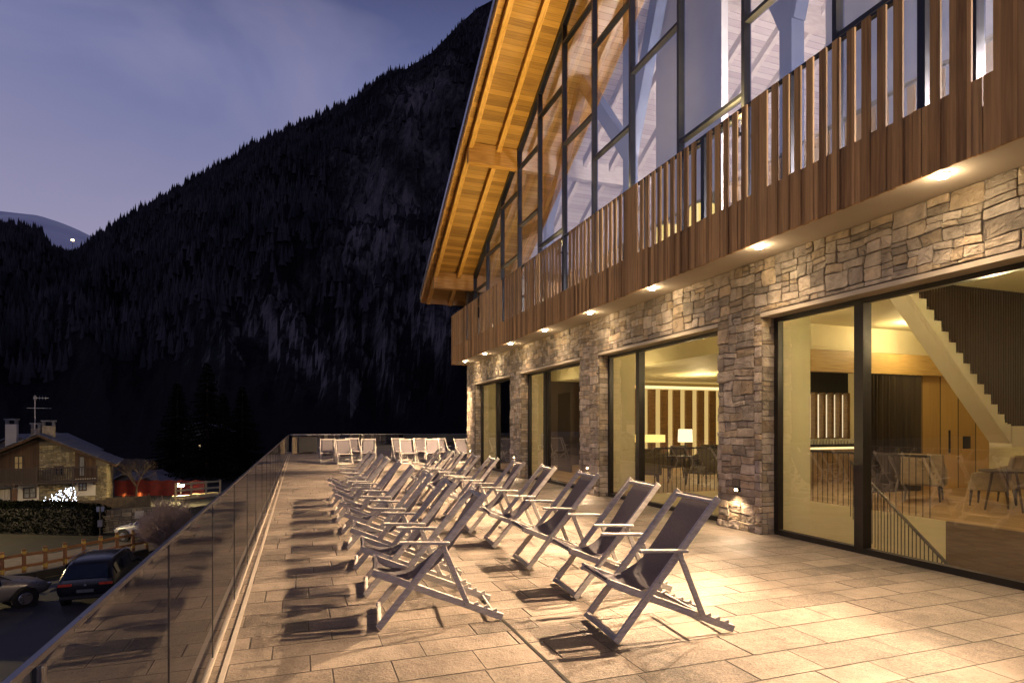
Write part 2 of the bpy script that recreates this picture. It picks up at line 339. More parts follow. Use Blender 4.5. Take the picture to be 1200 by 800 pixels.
def guillotine(x0, y0, x1, y1, out, rg, big=1.0):
    w_, h_ = x1 - x0, y1 - y0
    mw = rg.uniform(.22, .56) * big; mh = rg.uniform(.10, .28) * big
    if w_ <= mw and h_ <= mh: out.append((x0, y0, x1, y1)); return
    if (h_ / mh > w_ / mw and h_ > .16) or w_ < .22:
        if h_ < .14: out.append((x0, y0, x1, y1)); return
        t = rg.uniform(.32, .68); m_ = y0 + h_ * t
        guillotine(x0, y0, x1, m_, out, rg, big); guillotine(x0, m_, x1, y1, out, rg, big)
    else:
        t = rg.uniform(.3, .7); m_ = x0 + w_ * t
        guillotine(x0, y0, m_, y1, out, rg, big); guillotine(m_, y0, x1, y1, out, rg, big)
def stones(mb, rects, O, U, V, Nn, holes=(), seed=1, big=1.0, relief=1.0, gap=.0045):
    """random rubble: each stone an uneven, domed block standing proud of the mortar"""
    rg = random.Random(seed); O, U, V, Nn = map(Vector, (O, U, V, Nn)); cells = []
    for r in rects:
        x = r[0]
        while x < r[2] - 1e-6:
            nx = min(r[2], x + rg.uniform(.9, 1.6) * big)
            if r[2] - nx < .5 * big: nx = r[2]
            guillotine(x, r[1], nx, r[3], cells, rg, big); x = nx
    def inside(u, v): return any(h[0] < u < h[2] and h[1] < v < h[3] for h in holes)
    res = []
    for c in cells:
        pcs = [c]
        for h in holes:
            np_ = []
            for (a, b, c_, d) in pcs:
                if c_ <= h[0] or a >= h[2] or d <= h[1] or b >= h[3]: np_.append((a, b, c_, d)); continue
                if a < h[0]: np_.append((a, b, h[0], d))
                if c_ > h[2]: np_.append((h[2], b, c_, d))
                if d > h[3]: np_.append((max(a, h[0]), h[3], min(c_, h[2]), d))
            pcs = np_
        res += [p for p in pcs if p[2] - p[0] > .045 and p[3] - p[1] > .04]
    lim = rects[0]
    xs0, ys0 = min(r[0] for r in rects), min(r[1] for r in rects); xs1, ys1 = max(r[2] for r in rects), max(r[3] for r in rects)
    def warp(u, v):
        e = min(u - xs0, xs1 - u, v - ys0 + .05, ys1 - v)
        for h in holes:
            dx = max(h[0] - u, u - h[2], 0); dy = max(h[1] - v, v - h[3], 0); e = min(e, math.hypot(dx, dy))
        k = max(0, min(1, e / .2)) * .045
        n = noise.noise_vector(Vector((u * 3.1, v * 3.7, seed * 5.1))); n2 = noise.noise_vector(Vector((u * 8.1, v * 8.7, seed * 5.1)))
        return u + (n.x * .9 + n2.x * .35) * k, v + (n.y * .8 + n2.y * .3) * k
    for (a, b, c_, d) in res:
        w_, h_ = c_ - a, d - b
        g = gap * rg.uniform(.6, 1.6)
        pts = []
        cut = min(w_, h_)
        cs = [rg.uniform(.02, .20) * cut for _ in range(4)]
        cn = [(a, b, 1, 1), (c_, b, -1, 1), (c_, d, -1, -1), (a, d, 1, -1)]
        for i, (u, v, su, sv) in enumerate(cn):
            u += su * g; v += sv * g; q = cs[i]
            p1 = (u + su * q * rg.uniform(.6, 1.3), v); p2 = (u, v + sv * q * rg.uniform(.6, 1.3)); pm = (u + su * q * .28, v + sv * q * .28)
            pts += [p2, pm, p1] if i in (0, 2) else [p1, pm, p2]
        # mid points on the long edges, nudged in
        n = len(pts); outp = []
        for i in range(n):
            outp.append(pts[i]); j = (i + 1) % n
            if math.dist(pts[i], pts[j]) > .09:
                mx_, my_ = (pts[i][0] + pts[j][0]) / 2, (pts[i][1] + pts[j][1]) / 2
                cx, cy = (a + c_) / 2, (b + d) / 2; q = rg.uniform(0, .05)
                outp.append((mx_ + (cx - mx_) * q, my_ + (cy - my_) * q))
        pts = outp; n = len(pts); cx, cy = (a + c_) / 2, (b + d) / 2
        hgt = rg.uniform(.006, .030) * relief
        tx, ty = rg.uniform(-.12, .12), rg.uniform(-.12, .12)
        base = [warp(*p) for p in pts]
        rings = []
        for (sc, hh) in ((1, -.02), (.992, hgt * .75), (.955, hgt * .98), (.5, hgt * 1.04)):
            rg_ = []
            for (u, v) in base:
                uu = cx + (u - cx) * sc; vv = cy + (v - cy) * sc
                z = hh + ((uu - cx) * tx + (vv - cy) * ty) * .5 * (hh > 0) + (rg.uniform(-.0045, .0045) if hh > 0 else 0)
                rg_.append(O + U * uu + V * vv + Nn * z)
            rings.append(rg_)
        vs = [p for r in rings for p in r] + [O + U * cx + V * cy + Nn * hgt * 1.1]
        fs = []
        for r in range(3):
            for i in range(n): fs.append((r * n + i, r * n + (i + 1) % n, (r + 1) * n + (i + 1) % n, (r + 1) * n + i))
        for i in range(n): fs.append((3 * n + i, 3 * n + (i + 1) % n, 4 * n))
        t = rg.choice([.62, .75, .85, .95, 1.05, 1.2, 1.3]) * rg.uniform(.9, 1.1); hshift = rg.uniform(-1, 1)
        mb.cur = (t * (1 + .10 * max(0, hshift)), t, t * (1 - .16 * max(0, hshift) + .06 * max(0, -hshift)))
        mb.add(vs, fs)
    return mb
# main front: u = -Y direction so that normal -X faces the terrace (u runs from YE toward Y0)
holes = [(YE - b, 0, YE - a, ZH + .07) for a, b in WIN]
mb = MB(); stones(mb, [(0, 0, YE - Y0, ZB)], (XW, YE, 0), (0, -1, 0), (0, 0, 1), (-1, 0, 0), holes, 3)
for a, b in WIN:                           # far and near reveals of every opening
    stones(mb, [(0, 0, XG - XW - .03, ZH)], (XW + .02, b, 0), (1, 0, 0), (0, 0, 1), (0, -1, 0), (), int(b * 7) + 40, .8, .5)
    stones(mb, [(0, 0, XG - XW - .03, ZH)], (XG - .01, a, 0), (-1, 0, 0), (0, 0, 1), (0, 1, 0), (), int(a * 7) + 90, .8, .5)
stones(mb, [(0, 0, 2.2, ZB)], (XW + 2.2, YE, 0), (-1, 0, 0), (0, 0, 1), (0, 1, 0), (), 77)
mb.build('stone_wall', M['stone'], lodge)
mb = MB()
edges = [Y0] + [v for ab in WIN for v in ab] + [YE]
for i in range(0, len(edges), 2): mb.box((XW, edges[i] + .012, -.02), (XG + .04, edges[i + 1] - .012, ZB - .01))
for a, b in WIN: mb.box((XW, a - .01, ZH + .06), (XG + .04, b + .01, ZB - .012))
mb.box((XG + .04, YE - .5, -.02), (9, YE - .012, ZB))
mb.build('wall_core', M['mortar'], lodge)
mb = MB()
for a, b in WIN: mb.box((XW - .012, a + .003, ZH), (XG + .03, b - .003, ZH + .058))
mb.build('lintel', M['lintel'], lodge)

MULL = {0: .9, 1: 5.6, 2: 10.8, 3: 15.75, 4: 20.2}
for i, (a, b) in enumerate(WIN):
    wd = thing('window', None, None, (XG, (a + b) / 2, 0)); wd.location = Vector((XG, (a + b) / 2, 0)) - lodge.location; wd.parent = lodge
    mb = MB(); x0, x1 = XG - .05, XG + .05
    mb.box((x0, a + .012, .0), (x1, a + .09, ZH - .003)); mb.box((x0, b - .09, 0), (x1, b - .012, ZH - .003))
    mb.box((x0, a + .09, .0), (x1, b - .09, .075)); mb.box((x0, a + .09, ZH - .06), (x1, b - .09, ZH - .003))
    m_ = MULL[i]; mb.box((x0 - .02, m_ - .065, .075), (x1 + .02, m_ + .065, ZH - .06))
    if i == 3: mb.box((x0, m_ + .09, .075), (x1, m_ + .16, ZH - .06)); mb.box((x0, m_ - .16, .075), (x1, m_ - .09, ZH - .06))
    def bl(mbx, nm, mt, fix=True): return mbx.build(nm, mt, wd, fix=fix)
    bl(mb, 'frame', M['bronze'])
    for (p, q) in ((a + .09, m_ - .065), (m_ + .065, b - .09)):
        g = MB(); g.poly([(XG, p, .075), (XG, p, ZH - .06), (XG, q, ZH - .06), (XG, q, .075)]); bl(g, 'glass', M['glass'], False)
    if i == 3:
        g = MB(); g.cyl((XG - .1, m_ + .13, .95), (XG - .1, m_ + .13, 1.4), .014); g.box((XG - .1, m_ + .12, 1.0), (XG - .05, m_ + .14, 1.02)); g.box((XG - .1, m_ + .12, 1.34), (XG - .05, m_ + .14, 1.36)); bl(g, 'handle', M['chrome'])

# balcony
mb = MB(); mb.box((XB + .05, Y0, ZB), (XU, 23.1, ZB + .12)); mb.build('balcony_soffit', M['plaster'], lodge)
mb = MB(); mb.box((XB + .05, Y0, ZB + .122), (XU, 23.1, ZB + .42)); mb.build('balcony_slab', M['darkwood'], lodge)
mb = MB(); y = Y0; k = 0; rg = random.Random(5)
while y < 23.05:
    tall = (k % 2 == 0)
    if rg.random() < .07: tall = not tall
    z1 = (ZR - .03) if tall else 4.70 + rg.uniform(-.01, .01)
    dx = rg.uniform(-.004, .004)
    if tall: mb.box((XB - .008 + dx, y - .003, ZB - .02), (XB + .016 + dx, y + .0955, z1))
    else: mb.box((XB + .004 + dx, y + .004, ZB - .02), (XB + .03 + dx, y + .0885, z1))
    y += .0925; k += 1
mb.build('slat_screen', M['larch'], lodge)
mb = MB(); x = XB + .05
while x < XU - .05: mb.box((x, 23.07, ZB - .02), (x + .085, 23.1, ZR - .05)); x += .0925
mb.build('end_slats', M['larch'], lodge)
mb = MB(); mb.box((XB + .032, Y0, ZR - .03), (XB + .09, 23.1, ZR)); 
MY = [7.53 + 1.683 * i for i in range(-6, 10)]
for y in MY:
    if y < 23: mb.box((XB + .032, y - .04, ZB + .13), (XB + .10, y + .04, ZR - .032))
mb.build('balcony_rail', M['steel'], lodge)

# glazed gable
def top(y): return zd(y) - .10
MYs = [y for y in MY if y < 23] 
ends = MYs + [YE - .1]
TR = {0: (7.87, 10.5, 13.2), 1: (8.94, 11.9, 14.8), 2: (6.76, 10.4, 13.4)}
sill = 4.45
up = thing('gable_glazing', None, None); up.parent = lodge; up.location = Vector((XU, 10, 4)) - lodge.location
fr = MB()
for k, y in enumerate(ends):
    if top(y) > sill: fr.box((XU - .06, y - .032, sill), (XU + .08, y + .032, top(y)))
patt = {7.53: 0, 5.847: 0}
def bay_tr(k, ya, yb):
    i = round((ya - 7.53) / 1.683)
    tbl = {-2: (6.6, 7.87, 12), -1: (7.87, 12.2), 0: (6.76, 11.0), 1: (8.94, 12.5), 2: (7.87, 10.5, 13.1), 3: (8.94, 11.6), 4: (6.76, 10.5), 5: (7.87, 9.7), 6: (7.0, 9.0), 7: (7.87,), 8: (6.9,)}
    return tbl.get(i, (7.87, 10.5, 13.2, 16))
for k in range(len(ends) - 1):
    ya, yb = ends[k] + .032, ends[k + 1] - .032
    ta, tb = top(ya), top(yb)
    pts = [(XU, ya, sill), (XU, ya, ta), (XU, yb, tb), (XU, yb, sill)]
    if ya < 2 < yb: pts = [(XU, ya, sill), (XU, ya, ta), (XU, 2.0, top(2.0)), (XU, yb, tb), (XU, yb, sill)]
    g = MB(); g.poly(pts); g.build('glass_pane', M['upglass'], up, fix=False)
    for z in bay_tr(k, ends[k], ends[k + 1]):
        if z < min(ta, tb) - .2: fr.box((XU - .055, ya, z - .03), (XU + .075, yb, z + .03))
    if 6.76 in bay_tr(k, ends[k], ends[k + 1]): fr.box((XU - .04, ya, 6.45), (XU + .06, yb, 6.50))
for (ya, yb) in ((2.0, YE), (Y0, 2.0)):
    fr.prism([(XU - .07, ya, top(ya) - .06), (XU - .07, yb, top(yb) - .06), (XU - .07, yb, zd(yb) - .004), (XU - .07, ya, zd(ya) - .004)], (.16, 0, 0))
fr.box((XU - .065, Y0, 4.40), (XU + .09, YE, sill - .002))
fr.build('mullion_frame', M['steel'], up)

# roof
XV = 4.70; YEV = 24.1; XI = 17
roof = thing('roof', None, None); roof.parent = lodge; roof.location = Vector((XV, 24, 6.8)) - lodge.location
def slab(x0, x1, ya, yb, dz0, dz1, name, m, par):
    mb = MB(); mb.prism([(x0, ya, zd(ya) + dz0), (x0, yb, zd(yb) + dz0), (x0, yb, zd(yb) + dz1), (x0, ya, zd(ya) + dz1)], (x1 - x0, 0, 0)); return mb
a = slab(XV + .04, XU, 2.0, YEV, 0, .06, '', None, None); b = slab(XV + .04, XU, Y0 - .5, 2.0, 0, .06, '', None, None)
a.add(b.v, b.f); a.build('soffit_boards', M['soffit'], roof)
a = slab(XU + .001, XI, 2.0, YEV, 0, .06, '', None, None); b = slab(XU + .001, XI, Y0 - .5, 2.0, 0, .06, '', None, None)
a.add(b.v, b.f); a.build('ceiling_boards', M['whiteplank'], roof)
a = slab(XV + .02, XI, 2.0, YEV + .06, .062, .24, '', None, None); b = slab(XV + .02, XI, Y0 - .5, 2.0, .062, .24, '', None, None)
a.add(b.v, b.f); a.build('roof_cover', M['steel'], roof)
a = slab(XV - .02, XV + .018, 2.0, YEV + .03, -.13, .20, '', None, None); a.build('verge_board', M['beam'], roof)
a = slab(XV - .055, XV - .022, 2.0, YEV + .10, .07, .27, '', None, None); a.build('metal_drip_edge', M['chrome'], roof)
mb = MB(); mb.box((XV + .02, YEV - .02, zd(YEV) - .17), (XI, YEV + .02, zd(YEV) + .055)); mb.build('eave_board', M['beam'], roof)
for x in (4.98, 5.87):
    s = slab(x - .07, x + .07, 2.0, YEV - .025, -.22, -.002, '', None, None); s.build('rafter', M['rafter'], roof)
for i in range(9):
    x = 6.95 + i * .95
    s = slab(x - .07, x + .07, 2.0, 22.9, -.26, -.002, '', None, None); s.build('ceiling_rafter', M['whitebeam'], roof)
for y in (22.75, 17.77, 12.72, 7.67):
    h = .58; zt = zd(y) - .01
    mb = MB(); mb.prism([(4.9, y - .11, zt + .04), (4.9, y + .11, zt - .06), (4.9, y + .11, zt - h), (4.9, y - .11, zt - h)], (XU - 4.9 - .07, 0, 0)); mb.build('purlin', M['beam'], roof, bevel=.008)
    mb = MB(); mb.prism([(XU + .09, y - .11, zt + .04), (XU + .09, y + .11, zt - .06), (XU + .09, y + .11, zt - h), (XU + .09, y - .11, zt - h)], (9, 0, 0)); mb.build('ceiling_purlin', M['whitebeam'], roof)
mb = MB(); mb.box((XU - .2, YE - .25, ZR), (XU + .3, YE + .05, zd(YE) - .02)); mb.build('corner_post', M['darkwood'], lodge)

# upper interior
mb = MB(); mb.box((XU + .1, Y0, 4.30), (XI, YE - .02, 4.42)); mb.build('upper_floor', M['oakfloor'], lodge)
mb = MB()
mb.box((XI - .1, Y0, 4.42), (XI, YE, 19)); 
mb.build('upper_back_wall', M['whitewall'], lodge)
mb = MB(); mb.box((XU, Y0 - .1, -.2), (XI, Y0, 16)); mb.box((XU + .3, YE - .12, 4.42), (XI, YE - .02, 7.1)); mb.build('gable_end_wall', M['whitewall'], lodge)
# white partition walls stepping back and painted trusses
mb = MB()
for y0, y1 in ((5.2, 8.2), (11.0, 13.6)):
    mb.prism([(8.9, y0, 4.42), (8.9, y1, 4.42), (8.9, y1, zd(y1) - .30), (8.9, y0, zd(y0) - .30)], (.18, 0, 0))
mb.build('partition_wall', M['whitewall'], lodge)
for y in (7.67, 12.72, 17.77):
    mb = MB()
    mb.bar((7.6, y, 4.42), (7.6, y, zd(y) - .6), .26, .26, (1, 0, 0))
    mb.bar((7.6, y, 8.2), (7.6, y + 2.5, zd(y + 2.5) - .35), .24, .34, (1, 0, 0)); mb.bar((7.6, y, 8.2), (7.6, y - 2.4, zd(y - 2.4) - .35), .24, .34, (1, 0, 0))
    mb.build('truss', M['bluesteel'], lodge)

# ground-floor interior shell
FI = .10
mb = MB()
mb.box((9.7, Y0, -.3), (XI, YE - .03, FI)); mb.box((XG + .06, 11.5, -.3), (9.698, YE - .03, FI)); mb.build('inner_floor', M['oakfloor'], lodge)
mb = MB(); mb.box((9.65, 6.6, -2.2), (9.698, 11.5, FI - .004)); mb.box((XG + .06, 11.45, -2.2), (9.65, 11.498, FI - .004)); mb.box((XG + .02, Y0, -2.2), (XG + .06, 11.45, -.02)); mb.box((XG + .06, Y0, -1.4), (9.65, 11.45, -1.3)); mb.build('stairwell_lining', M['cream'], lodge)
mb = MB(); mb.box((9.65, Y0, -2.2), (9.698, 6.598, FI - .004)); mb.build('stair_cheek', M['brownwood'], lodge)
mb = MB(); mb.box((XG + .05, Y0, 3.86), (XI, YE - .03, 3.96)); mb.box((9.2, 10.2, 3.3), (XI, YE - .03, 3.36)); mb.box((9.2, 10.2, 3.362), (9.25, YE - .03, 3.858)); mb.box((9.252, 10.2, 3.362), (XI, 10.25, 3.858)); mb.build('ceiling', M['cream'], lodge)
mb = MB(); mb.box((XI - .1, Y0, -.2), (XI, YE, 4.2)); mb.box((XG + .05, YE - .5, 0), (XI, YE - .4, 3.9)); mb.build('back_wall', M['cream'], lodge)
mb = MB()
for i in range(len(WIN)):
    b = WIN[i][1]; a = WIN[i + 1][0] if i + 1 < len(WIN) else YE - .4
    mb.box((XG + .055, b - .0, 0), (7.35, a + .0, 3.86))
mb.box((XG + .055, Y0, ZH), (XG + .12, YE - .4, 3.86))
mb.build('inner_piers', M['cream'], lodge)
mb = MB(); mb.box((9.3, 9.88, 2.78), (15.5, 10.06, 3.24)); mb.build('oak_header', mat('oak_header', (.36, .22, .07), .5, scale=2, stretch=(1, 4, 14), c2=(.52, .34, .12)), lodge)
mb = MB(); mb.box((13.75, 10.02, FI), (16.2, 10.1, 2.78)); mb.build('oak_wall', M['oakpanel'], lodge)
mb = MB(); mb.box((14.75, 9.99, .95), (14.78, 10.02, 1.5)); mb.box((15.25, 10.0, 1.05), (15.5, 10.02, 1.35)); mb.build('door_pull', M['dark'], lodge)
# backlit slat wall of the restaurant
sw = thing('slat_wall', 'tall walnut slat wall lit from behind at the back of the restaurant', 'wall panel', (13, 20, FI))
mb = MB(); x = 10.9
while x < 17: mb.box((x, 19.7, FI), (x + .30, 19.8, 3.0)); x += .56
mb.build('slat', M['walnut'], sw)
mb = MB(); mb.box((10.8, 19.92, FI), (17, 19.95, 3.12)); mb.build('glowing_back', emis('slat_glow', (1, .66, .24), .95), sw)
mb = MB(); mb.box((10.8, 19.66, 3.05), (17, 19.91, 3.14)); mb.build('top_trim', M['cove'], sw)
mb = MB(); mb.box((10.7, 19.66, FI), (10.8, 22.7, 3.3)); mb.build('dark_partition', M['darkwood'], lodge)
mb = MB(); mb.box((8.9, 20.9, FI), (10.69, 21.0, 3.3)); mb.box((8.3, 17.6, FI), (8.36, 18.6, 2.7)); mb.build('dark_panelling', M['darkwood'], lodge)

# curtain
mb = MB(); n = 90; pts = []
for i in range(n + 1):
    x = 11.8 + 1.9 * i / n; pts.append((x, 9.93 + .05 * math.sin(i * 1.05) + .02 * math.sin(i * .37)))
for i in range(n): mb.poly([(pts[i][0], pts[i][1], FI), (pts[i + 1][0], pts[i + 1][1], FI), (pts[i + 1][0], pts[i + 1][1], 2.78), (pts[i][0], pts[i][1], 2.78)])
tag(mb.build('curtain', M['curtain'], smooth=True), 'floor-length dark brown curtain behind the largest window, beside the oak wall', 'curtain')

# bar
bar = thing('bar_counter', 'lit bar counter with rows of glasses seen through the largest window', 'bar', (13.3, 12.6, FI))
mb = MB(); mb.box((12.0, 12.3, FI), (15.5, 12.9, 1.05)); mb.build('counter_front', M['bar'], bar)
mb = MB(); mb.box((11.9, 12.2, 1.05), (15.6, 13.0, 1.11)); mb.build('counter_top', M['dark'], bar)
mb = MB(); mb.box((12.0, 12.26, .98), (15.5, 12.29, 1.03)); mb.build('counter_glow', M['cove'], bar)
mb = MB()
for i in range(44): mb.cyl((12.1 + (i % 22) * .11, 12.4 + (i // 22) * .2, 1.11), (12.1 + (i % 22) * .11, 12.4 + (i // 22) * .2, 1.25), .028, .038, 7)
o = mb.build('bar_glasses', M['glassware']); tag(o, 'rows of clear drinking glasses lined up on the bar top', 'glasses', kind='stuff')
mb = MB(); mb.box((12.0, 13.9, FI), (16, 14.0, 3.3)); mb.build('bar_back_wall', M['dark'], lodge)
mb = MB(); mb.box((13.0, 13.80, 1.25), (15.9, 13.88, 2.55)); mb.build('lit_niche', emis('niche_glow', (1, .82, .5), 1.3), lodge)
mb = MB()
for i in range(9): mb.box((13.1 + i * .32, 13.62, 1.2), (13.2 + i * .32, 13.78, 2.6))
mb.build('niche_slats', M['walnut'], lodge)

# railings round the stairwell
def railing(pts, name_label):
    t = thing('stair_railing', name_label, 'railing', (pts[0][0], pts[0][1], pts[0][2]))
    mb = MB()
    for (p, q) in zip(pts, pts[1:]): mb.bar(Vector(p) + Vector((0, 0, 1)), Vector(q) + Vector((0, 0, 1)), .04, .025, (0, 0, 1))
    mb.build('handrail', M['bronze'], t)
    mb = MB()
    for (p, q) in zip(pts, pts[1:]):
        p, q = Vector(p), Vector(q); n = max(1, int((q - p).length / .115))
        for i in range(n + 1):
            c = p + (q - p) * (i / n); mb.cyl(c, c + Vector((0, 0, 1)), .008, n=5)
    mb.build('baluster', M['bronze'], t); return t
railing([(9.72, 11.5, FI), (9.72, 6.9, FI)], 'dark thin-bar railing along the stairwell edge in front of the bar')
railing([(7.5, 11.52, FI), (9.7, 11.52, FI)], 'short dark thin-bar railing in front of the olive armchairs')
railing([(9.5, 8.2, -.05), (8.0, 5.4, -1.25)], 'light railing sloping down with the lower flight beside the largest window')['label'] = 'thin-bar railing sloping down with the lower flight just inside the largest window'

# staircase up
st = thing('staircase', 'cream saw-tooth staircase rising behind the largest window', 'staircase', (10.9, 6.9, 0))
mb = MB(); ns = 15; x1, z1 = 11.25, 1.42; x2, z2 = 8.75, 3.86
zig = []
for i in range(ns + 1):
    x = x1 + (x2 - x1) * i / ns; z = z1 + (z2 - z1) * i / ns
    zig.append((x, 6.62, z + .05))
    if i < ns: zig.append((x, 6.62, z + .05 + (z2 - z1) / ns))
low = [(x2, 6.62, z2 - .12), (x1, 6.62, z1 - .12)]
mb.prism(zig + low, (0, .06, 0)); mb.build('stringer', M['plaster'], st)
mb = MB()
for i in range(ns):
    x = x1 + (x2 - x1) * i / ns; z = z1 + (z2 - z1) * (i + 1) / ns
    mb.box((x, 6.69, z - .02), (x + (x2 - x1) / ns - .02, 6.95, z + .04))
mb.prism([(x1, 6.69, z1 - .11), (x2, 6.69, z2 - .11), (x2, 6.69, z2 - .03), (x1, 6.69, z1 - .03)], (0, .26, 0))
mb.build('treads', M['plaster'], st)
mb = MB(); mb.box((x1, 6.6, 1.25), (12.9, 6.95, 1.6)); mb.build('landing', M['plaster'], st)
mb = MB()
for i in range(56):
    x = x1 + .9 + (x2 - x1 - .9) * i / 55; z = max(1.6, z1 + (z2 - z1) * (x1 - x) / (x1 - x2) + .15)
    mb.cyl((x, 6.64, z), (x, 6.64, 3.855), .019, n=5)
mb.build('baluster', M['darkwood'], st)
mb = MB(); mb.prism([(x1 + 1.2, 6.99, 1.7), (x1, 6.99, z1 + .3), (x2, 6.99, 3.84), (x1 + 1.2, 6.99, 3.84)], (0, .04, 0)); mb.build('back_panel', M['brownwood'], st)

# furniture
def armchair(loc, rz, label, m, group):
    t = thing('armchair', label, 'armchair', loc, rz, group)
    mb = MB(); mb.box((-.30, -.28, .30), (.30, .30, .46)); mb.build('seat', m, t, local=True, bevel=.04)
    mb = MB(); mb.prism([(-.33, .24, .32), (.33, .24, .32), (.36, .36, .95), (-.36, .36, .95)], (0, .09, 0)); mb.build('backrest', m, t, local=True, bevel=.025)
    for s in (-1, 1):
        mb = MB(); mb.prism([(s * .30, -.26, .30), (s * .30, .30, .30), (s * .30, .30, .78), (s * .30, -.20, .62)], (s * .07, 0, 0)); mb.build('armrest', m, t, local=True, bevel=.02)
    for sx in (-.27, .27):
        for sy in (-.22, .3):
            mb = MB(); mb.cyl((sx, sy, .31), (sx * 1.08, sy * 1.1, 0), .024, .014, 8); mb.build('leg', M['dark'], t, local=True)
    return t
def table(loc, label, r=.38, h=.72):
    t = thing('table', label, 'table', loc)
    mb = MB(); mb.cyl((0, 0, h - .035), (0, 0, h), r, r, 28); mb.build('tabletop', M['darkwood'], t, local=True)
    for k in range(3):
        a = k * 2.094 + .4; mb = MB(); mb.cyl((math.cos(a) * r * .5, math.sin(a) * r * .5, h - .035), (math.cos(a) * r * .8, math.sin(a) * r * .8, 0), .022, .016, 8); mb.build('leg', M['darkwood'], t, local=True)
    return t
g = 'olive armchairs in the restaurant'
def P(px, d): v = at(px, d); return (v.x, v.y, FI)
armchair(P(757, 14.9), R(150), 'high-backed olive armchair beside the window mullion, turned to the lamp table', M['olive'], g)
armchair(P(783, 17.4), R(195), 'olive armchair further back, half hidden between two tables', M['olive'], g)
armchair(P(822, 15.1), R(-70), 'olive armchair with its back to the stone pier, right of the table lamp', M['olive'], g)
armchair(P(838, 17.5), R(-30), 'rearmost olive armchair against the slat wall at the window edge', M['olive'], g)
table(P(797, 15.6), 'small dark round table carrying the white-shaded lamp')
table(P(745, 17.5), 'dark table against the slat wall with the pair of low lamps', .5)
def table_lamp(loc, label, r, h, z, m, sq=False, group=None):
    t = thing('table_lamp', label, 'lamp', loc, 0, group)
    mb = MB(); mb.cyl((0, 0, 0), (0, 0, .02), .07); mb.cyl((0, 0, .02), (0, 0, z), .012); mb.build('stand', M['dark'], t, local=True)
    mb = MB()
    if sq: mb.box((-r, -r, z), (r, r, z + h))
    else: mb.cyl((0, 0, z), (0, 0, z + h), r * 1.0, r * .93, 20)
    mb.build('lamp_shade', m, t, local=True)
    lamp('POINT', 'bulb', Vector(loc) + Vector((0, -.05, z + h + .1)), 12, (1, .75, .4), None, .05); return t
p = P(803, 15.7); table_lamp((p[0], p[1], FI + .72), 'table lamp with a glowing white drum shade', .19, .34, .36, M['shade'])
for px, nm in ((738, 'left'), (764, 'right')):
    p = P(px, 19.4); table_lamp((p[0], p[1], FI + .72), 'low wide amber table lamp, %s one of the pair by the slat wall' % nm, .30, .24, .26, M['shade_y'], True, 'low amber table lamps')
armchair(P(1160, 11.3), R(200), 'beige armchair at the round table under the stairs', M['taupe'], 'beige chairs under the stairs')
armchair(P(1198, 11.6), R(150), 'beige armchair right of the round table at the photo edge', M['taupe'], 'beige chairs under the stairs')
table(P(1178, 10.6), 'dark round table under the staircase behind the largest window')
armchair(P(1083, 12.2), R(120), 'beige armchair alone in front of the dark curtain', M['taupe'], 'beige chairs under the stairs')
for px, z, r_, h_, lb in ((823, 5.6, .27, .55, 'glowing yellow drum lamp behind the balcony slats, nearer one'), (783, 5.3, .27, .8, 'glowing yellow drum lamp behind the balcony slats, farther one')):
    d = KX * 7.9 / (px - 350); y = (d - SI * 7.9) / CO
    t = thing('drum_lamp', lb, 'lamp', (7.9, y, 4.42)); mb = MB(); mb.cyl((0, 0, 0), (0, 0, .03), .16); mb.cyl((0, 0, .03), (0, 0, z - 4.42 + .05), .015); mb.build('stand', M['dark'], t, local=True)
    mb = MB(); mb.cyl((0, 0, z - 4.42), (0, 0, z - 4.42 + h_), r_, r_ * .95, 24); mb.build('lamp_shade', M['shade_y'], t, local=True)
for px in (578, 637, 735):
    d = KX * 7.2 / (px - 350); y = (d - SI * 7.2) / CO
    mb = MB(); mb.cyl((7.2, y, 4.7), (7.2, y, 5.6), .035, n=8); o = mb.build('tube_lamp', emis('tube_glow', (1, .75, .4), 6)); tag(o, 'slim vertical tube light glimpsed behind the balcony slats, %s' % {578: 'farthest of three', 637: 'middle of three', 735: 'nearest of three'}[px], 'lamp', 'tube lights behind the slats')

# ------------------------------------------------------------------ lodge lights
WARM = (1, .70, .43)
ordw = ['outermost, assumed beyond the photo edge', 'nearest', 'second nearest', 'third nearest', 'fourth nearest', 'fifth nearest', 'sixth nearest', 'seventh nearest', 'farthest']  # the outermost spotlight is unseen, assumed for its light on the foreground
for i, y in enumerate((1.55, 4.05, 6.5, 9.1, 11.5, 14.0, 16.6, 19.2, 21.7)):
    t = thing('soffit_spotlight', 'lit round spotlight recessed under the balcony, %s of the row' % ordw[i], 'spotlight', (5.88, y, ZB), 0, 'spotlights under the balcony')
    mb = MB()
    nn = 20
    mb.cyl((0, 0, -.012), (0, 0, -.001), .062, .07, nn); mb.build('trim_ring', M['chrome'], t, local=True)
    mb = MB(); mb.cyl((0, 0, -.034), (0, 0, -.0125), .050, .056, nn); mb.build('lens', M['spot'], t, local=True)
    if i > 0 or True:
        lamp('SPOT', 'beam', (5.88, y, ZB - .05), [400, 3500, 4500, 4300, 4300, 4300, 4200, 4000, 7500][i], WARM, None, .008, (-.90, -.10, -1) if i < 8 else (-.62, .95, -1), 58 if i < 8 else 92, .7)
        lamp('POINT', 'spill', (5.88, y, ZB - .16), 4, WARM, None, .05); lamp('SPOT', 'wall_wash', (5.86, y, ZB - .07), 120, WARM, None, .08, (.10, 0, -1), 112, 1); lamp('SPOT', 'down_spill', (5.88, y, ZB - .06), (650, 1200, 700, 380, 330, 330, 330, 330, 330)[i], WARM, None, .03, (-.50, -.10, -1), 78, 1)
